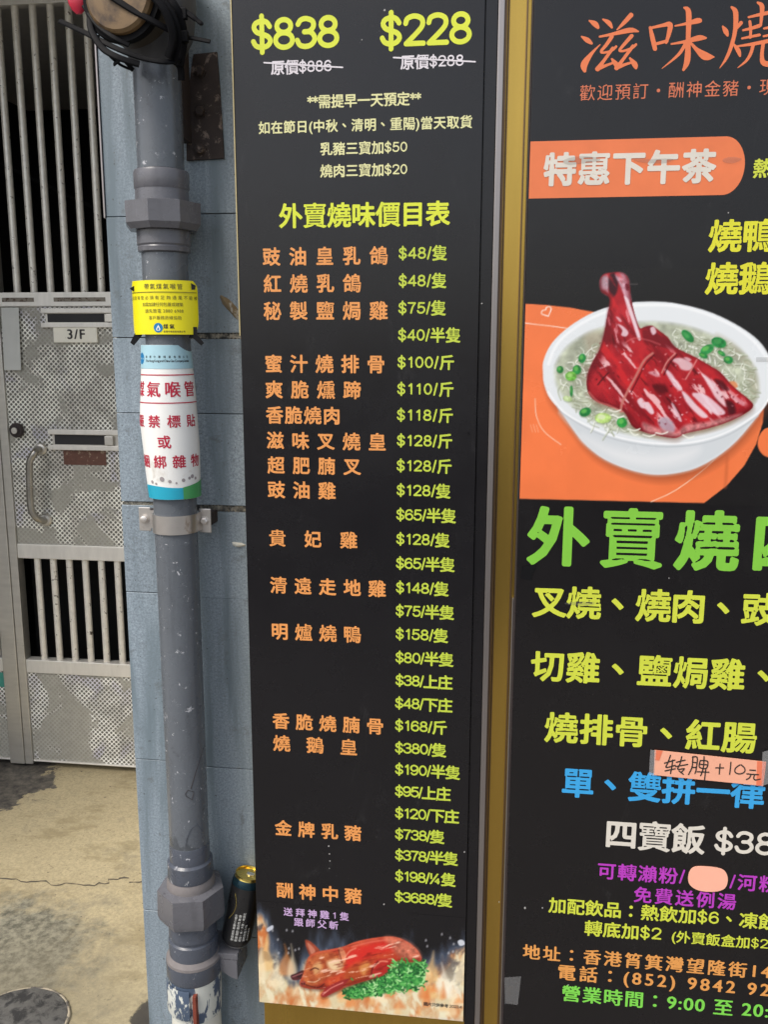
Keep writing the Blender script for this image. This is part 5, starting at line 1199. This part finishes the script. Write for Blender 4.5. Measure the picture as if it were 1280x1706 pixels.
for pts, c, s_, a in ((((612, 205), (632, 220), (648, 262), (670, 330), (690, 400), (678, 405), (655, 340), (632, 270)), HL, 1.2, 0.95), (((582, 335), (608, 345), (632, 372), (622, 392), (600, 385), (604, 362)), HL, 1.2, 0.85), (((575, 300), (590, 305), (602, 322), (590, 322)), HL, 1.0, 0.7),
    (((735, 352), (752, 348), (762, 372), (748, 385), (738, 372)), HL, 1.2, 0.85), (((835, 500), (880, 492), (930, 520), (918, 548), (880, 545), (862, 522)), (226, 190, 196), 1.6, 0.9), (((975, 568), (1000, 580), (1050, 630), (1086, 706), (1080, 716), (1040, 680), (1010, 630)), (236, 208, 214), 1.6, 0.9),
    (((928, 656), (985, 660), (1040, 700), (1082, 745), (1050, 756), (1000, 732), (965, 700)), (232, 206, 216), 1.5, 0.9), (((880, 645), (905, 660), (950, 710), (1000, 760), (975, 768), (930, 730), (898, 690)), HL, 1.5, 0.9), (((800, 545), (830, 560), (870, 620), (880, 640), (862, 640), (830, 600)), HL, 1.5, 0.85),
    (((674, 690), (692, 676), (710, 694), (730, 700), (752, 742), (738, 752), (712, 728), (690, 720)), HL, 1.3, 0.9), (((770, 790), (800, 765), (840, 790), (846, 836), (800, 834)), (176, 158, 172), 2.2, 0.9), (((832, 700), (846, 712), (872, 760), (880, 786), (866, 780), (846, 745)), HL, 1.0, 0.8),
    (((725, 560), (750, 552), (774, 560), (770, 580)), HL, 1.5, 0.6), (((1110, 668), (1135, 672), (1170, 700), (1160, 712)), (220, 150, 160), 1.5, 0.8), (((890, 490), (905, 488), (925, 500), (912, 506)), HL, 1.0, 0.7)):
    pb.poly(PP(pts), c, s_, a)
pb.line(PP([(745, 470), (705, 505), (665, 580), (632, 640), (604, 700), (597, 738)]), 4.2, (196, 120, 110), 1.0, 0.9); pb.line(PP([(752, 478), (712, 520), (676, 590), (645, 650)]), 2.0, (84, 6, 16), 0.9, 0.9)
pb.line(PP([(850, 470), (812, 510), (788, 560)]), 2.6, (214, 140, 130), 0.9, 0.9); pb.line(PP([(950, 500), (925, 545), (898, 590)]), 2.6, (214, 130, 126), 0.9, 0.9); pb.line(PP([(858, 475), (822, 520), (798, 570)]), 1.8, (80, 6, 14), 0.8)
pb.line(PP([(540, 560), (512, 590), (492, 615)]), 2.0, (70, 4, 14), 1.0); pb.line(PP([(620, 420), (660, 400), (720, 408), (780, 430)]), 2.0, (206, 100, 100), 1.2, 0.7); pb.line(PP([(450, 650), (490, 692), (545, 712), (608, 740)]), 2.4, (210, 120, 110), 1.2, 0.8)
pb.poly(PP([(752, 620), (800, 616), (812, 650), (770, 656)]), (84, 6, 16), 3, 0.8); pb.poly(PP([(1085, 690), (1120, 700), (1130, 745), (1100, 752)]), (60, 6, 16), 2.5, 0.85); pb.poly(PP([(1030, 590), (1070, 600), (1100, 640), (1066, 636)]), (70, 6, 16), 2, 0.8)
pb.poly(PP([(710, 830), (770, 846), (850, 858), (900, 838), (980, 818), (1080, 790), (1160, 752), (1110, 760), (980, 790), (900, 800), (850, 835), (760, 812), (700, 790)]), (196, 130, 130), 3, 0.85, vary=0.4, vs=6)
for _ in range(150):
    x, y = r.uniform(470, 1140), r.uniform(420, 800)
    if not (x > 470+(y-420)*0 and y < 560+(x-440)*0.75 and y > 380+(x-700)*0.62): continue
    pb.poly(PP([(x, y), (x+r.uniform(4, 12), y+r.uniform(-3, 4)), (x+r.uniform(2, 10), y+r.uniform(4, 9))]), r.choice(((240, 200, 206), (226, 130, 130), (96, 8, 18))), 0.8, r.uniform(0.4, 0.9))
for x, y in ((640, 830), (700, 846), (760, 838), (885, 848), (540, 730), (560, 752), (630, 820)):
    a = r.uniform(-0.6, 0.9); pb.line(PP([(x, y), (x+30*math.cos(a), y+14*math.sin(a)+8), (x+56*math.cos(a), y+20*math.sin(a))]), 2.2, (236, 238, 226), 0.7)
pb.line(PP([(1090, 945), (1088, 1010), (1082, 1090)]), 5.0, (190, 92, 52), 2.2, 0.5)
Z1, Z0 = float(un(1040, 448, YP)[2]), float(un(1040, 838, YP)[2])
pb.sheet('bowl_picture', XP+0.0008, float(un(1322, 640, YP)[0]), float(un(868, 834.5, YP)[2]), Z1, YP, post, pr_mat, 0.00150, lift=0.00035)

# small scuffs and specks on the boards
M['speck'] = plain('pale_scuff', (0.35, 0.34, 0.33), 0.7)
for (par, Yb, pts_) in ((board, YS, ((641, 18, 2), (603, 67, 1.2), (781, 722, 2.4), (803, 506, 1.6), (640, 1506, 1.4), (774, 1419, 1.3), (548, 1409, 1.5), (549, 1422, 1.2), (550, 1434, 1.2), (549, 1446, 1))), (post, YP, ((875, 1512, 1.8), (904, 1512, 1.4), (1214, 355, 1.2), (832, 1502, 1.0), (1115, 963, 1.2), (947, 1640, 1)))):
    for x, y, r_ in pts_:
        o_ = un([x+r_*math.cos(a)*random.uniform(.6, 1.2) for a in np.linspace(0, 6.28, 8)[:-1]], [y+r_*math.sin(a)*random.uniform(.6, 1.3) for a in np.linspace(0, 6.28, 8)[:-1]], Yb-0.0009)
        link('scuff', flat_mesh('scuff', o_, [7], M['speck'] if y != 722 else M['blacktape']), par)
# tape and smudges on the poster
def smear(pts, mat, lift, parent=post, name='tape_mark'):
    P = un([p[0] for p in pts], [p[1] for p in pts], YP-lift); bmx = bmesh.new(); bmx.faces.new([bmx.verts.new(p) for p in P]); return link(name, bm_mesh(name, bmx, M[mat]), parent)
sp_ = lambda l: [p[:2] for p in spline(l, 4, True)]
smear(sp_([R1f(*p) for p in ((330, 745), (400, 725), (480, 730), (500, 745), (420, 760), (350, 765))]), 'smudge', 0.0016); smear(sp_([R1f(*p) for p in ((650, 740), (740, 738), (840, 738), (800, 758), (700, 755))]), 'smudge', 0.0016)
smear(sp_([R1f(*p) for p in ((1070, 740), (1110, 728), (1160, 738), (1120, 758), (1080, 755))]), 'smudge', 0.0016)
smear(sp_([(820+X/2.783, 820+Y/2.783) for X, Y in ((340, 512), (420, 506), (480, 512), (440, 526), (360, 522))]), 'smudge', 0.0016)
smear([(820+X/2.783, 820+Y/2.783) for X, Y in ((140, 345), (205, 332), (180, 405), (132, 398))], 'blacktape', 0.0018, name='black_tape')
smear([R4f(*p) for p in ((58, 1135), (135, 1130), (120, 1262), (60, 1255))], 'tape', 0.0018); smear([R4f(*p) for p in ((68, 1180), (96, 1172), (92, 1215), (72, 1222))], 'smudge', 0.0022)
smear([T2(*p) for p in ((1225, 488), (1300, 488), (1300, 510), (1225, 510))], 'smudge', 0.0016)

# ---- handwritten paper strip and peach sticker
psn = thing('price_strip', tuple(un(1182, 1280, YP-0.002)), 'handwritten orange paper strip taped over the blue line of the poster', 'note')
plate('paper', [R4f(*p) for p in ((755, 81), (1010, 108), (1272, 136), (1258, 248), (1000, 222), (750, 197))], YP-0.0035, 0.0009, M['paper_orange'], psn)
for pts in (((762, 82), (792, 85), (776, 130), (756, 128)), ((1230, 133), (1272, 137), (1258, 248), (1226, 245))):
    plate('paper_end', [R4f(*p) for p in pts], YP-0.0040, 0.0004, M['paper_end'], psn)
plate('clear_tape', [R4f(*p) for p in ((735, 80), (762, 84), (752, 200), (728, 196))], YP-0.0044, 0.0002, M['tape'], psn); plate('clear_tape', [R4f(*p) for p in ((1255, 90), (1300, 80), (1300, 230), (1250, 250))], YP-0.0044, 0.0002, M['tape'], psn)
hw = [[(800, 142), (848, 128)], [(828, 106), (816, 140), (808, 162), (850, 152)], [(803, 178), (850, 168)], [(838, 128), (834, 160), (828, 190)], [(855, 138), (896, 128)], [(852, 158), (908, 148)], [(880, 112), (872, 145), (862, 170), (892, 168), (876, 186)], [(868, 178), (888, 194)],
      [(932, 112), (928, 160), (912, 194)], [(930, 114), (952, 116), (948, 165), (942, 190)], [(930, 138), (950, 140)], [(928, 162), (948, 162)], [(966, 130), (1000, 134), (994, 166), (962, 160), (966, 130)], [(984, 112), (980, 165), (968, 200)], [(964, 147), (996, 150)], [(952, 182), (1006, 184)], [(992, 166), (986, 218)],
      [(1038, 164), (1074, 164)], [(1058, 146), (1054, 192)], [(1108, 138), (1106, 165), (1102, 194)], [(1150, 150), (1130, 165), (1128, 184), (1148, 192), (1170, 184), (1172, 166), (1156, 150)], [(1196, 174), (1222, 176)], [(1182, 192), (1236, 196)], [(1202, 194), (1194, 210), (1180, 218)], [(1218, 196), (1214, 212), (1222, 220), (1244, 216)]]
strokes('handwriting', [[(p[0], p[1], 2.1) for p in l] for l in hw], R4f, M['txt_dark'], psn, YP-0.0035, 0.55, lift=0.0006)
pst = thing('round_sticker', tuple(un(1180, 1464, YP-0.002)), 'rounded peach sticker covering a word of the magenta line', 'sticker')
plate('sticker', sp_([R4f(*p) for p in ((925, 632), (960, 620), (1040, 626), (1080, 642), (1094, 680), (1080, 722), (1030, 738), (960, 732), (918, 706), (910, 668))]), YP-0.0025, 0.0012, M['peach'], pst)

bpy.data.objects.remove(_to, do_unlink=True)
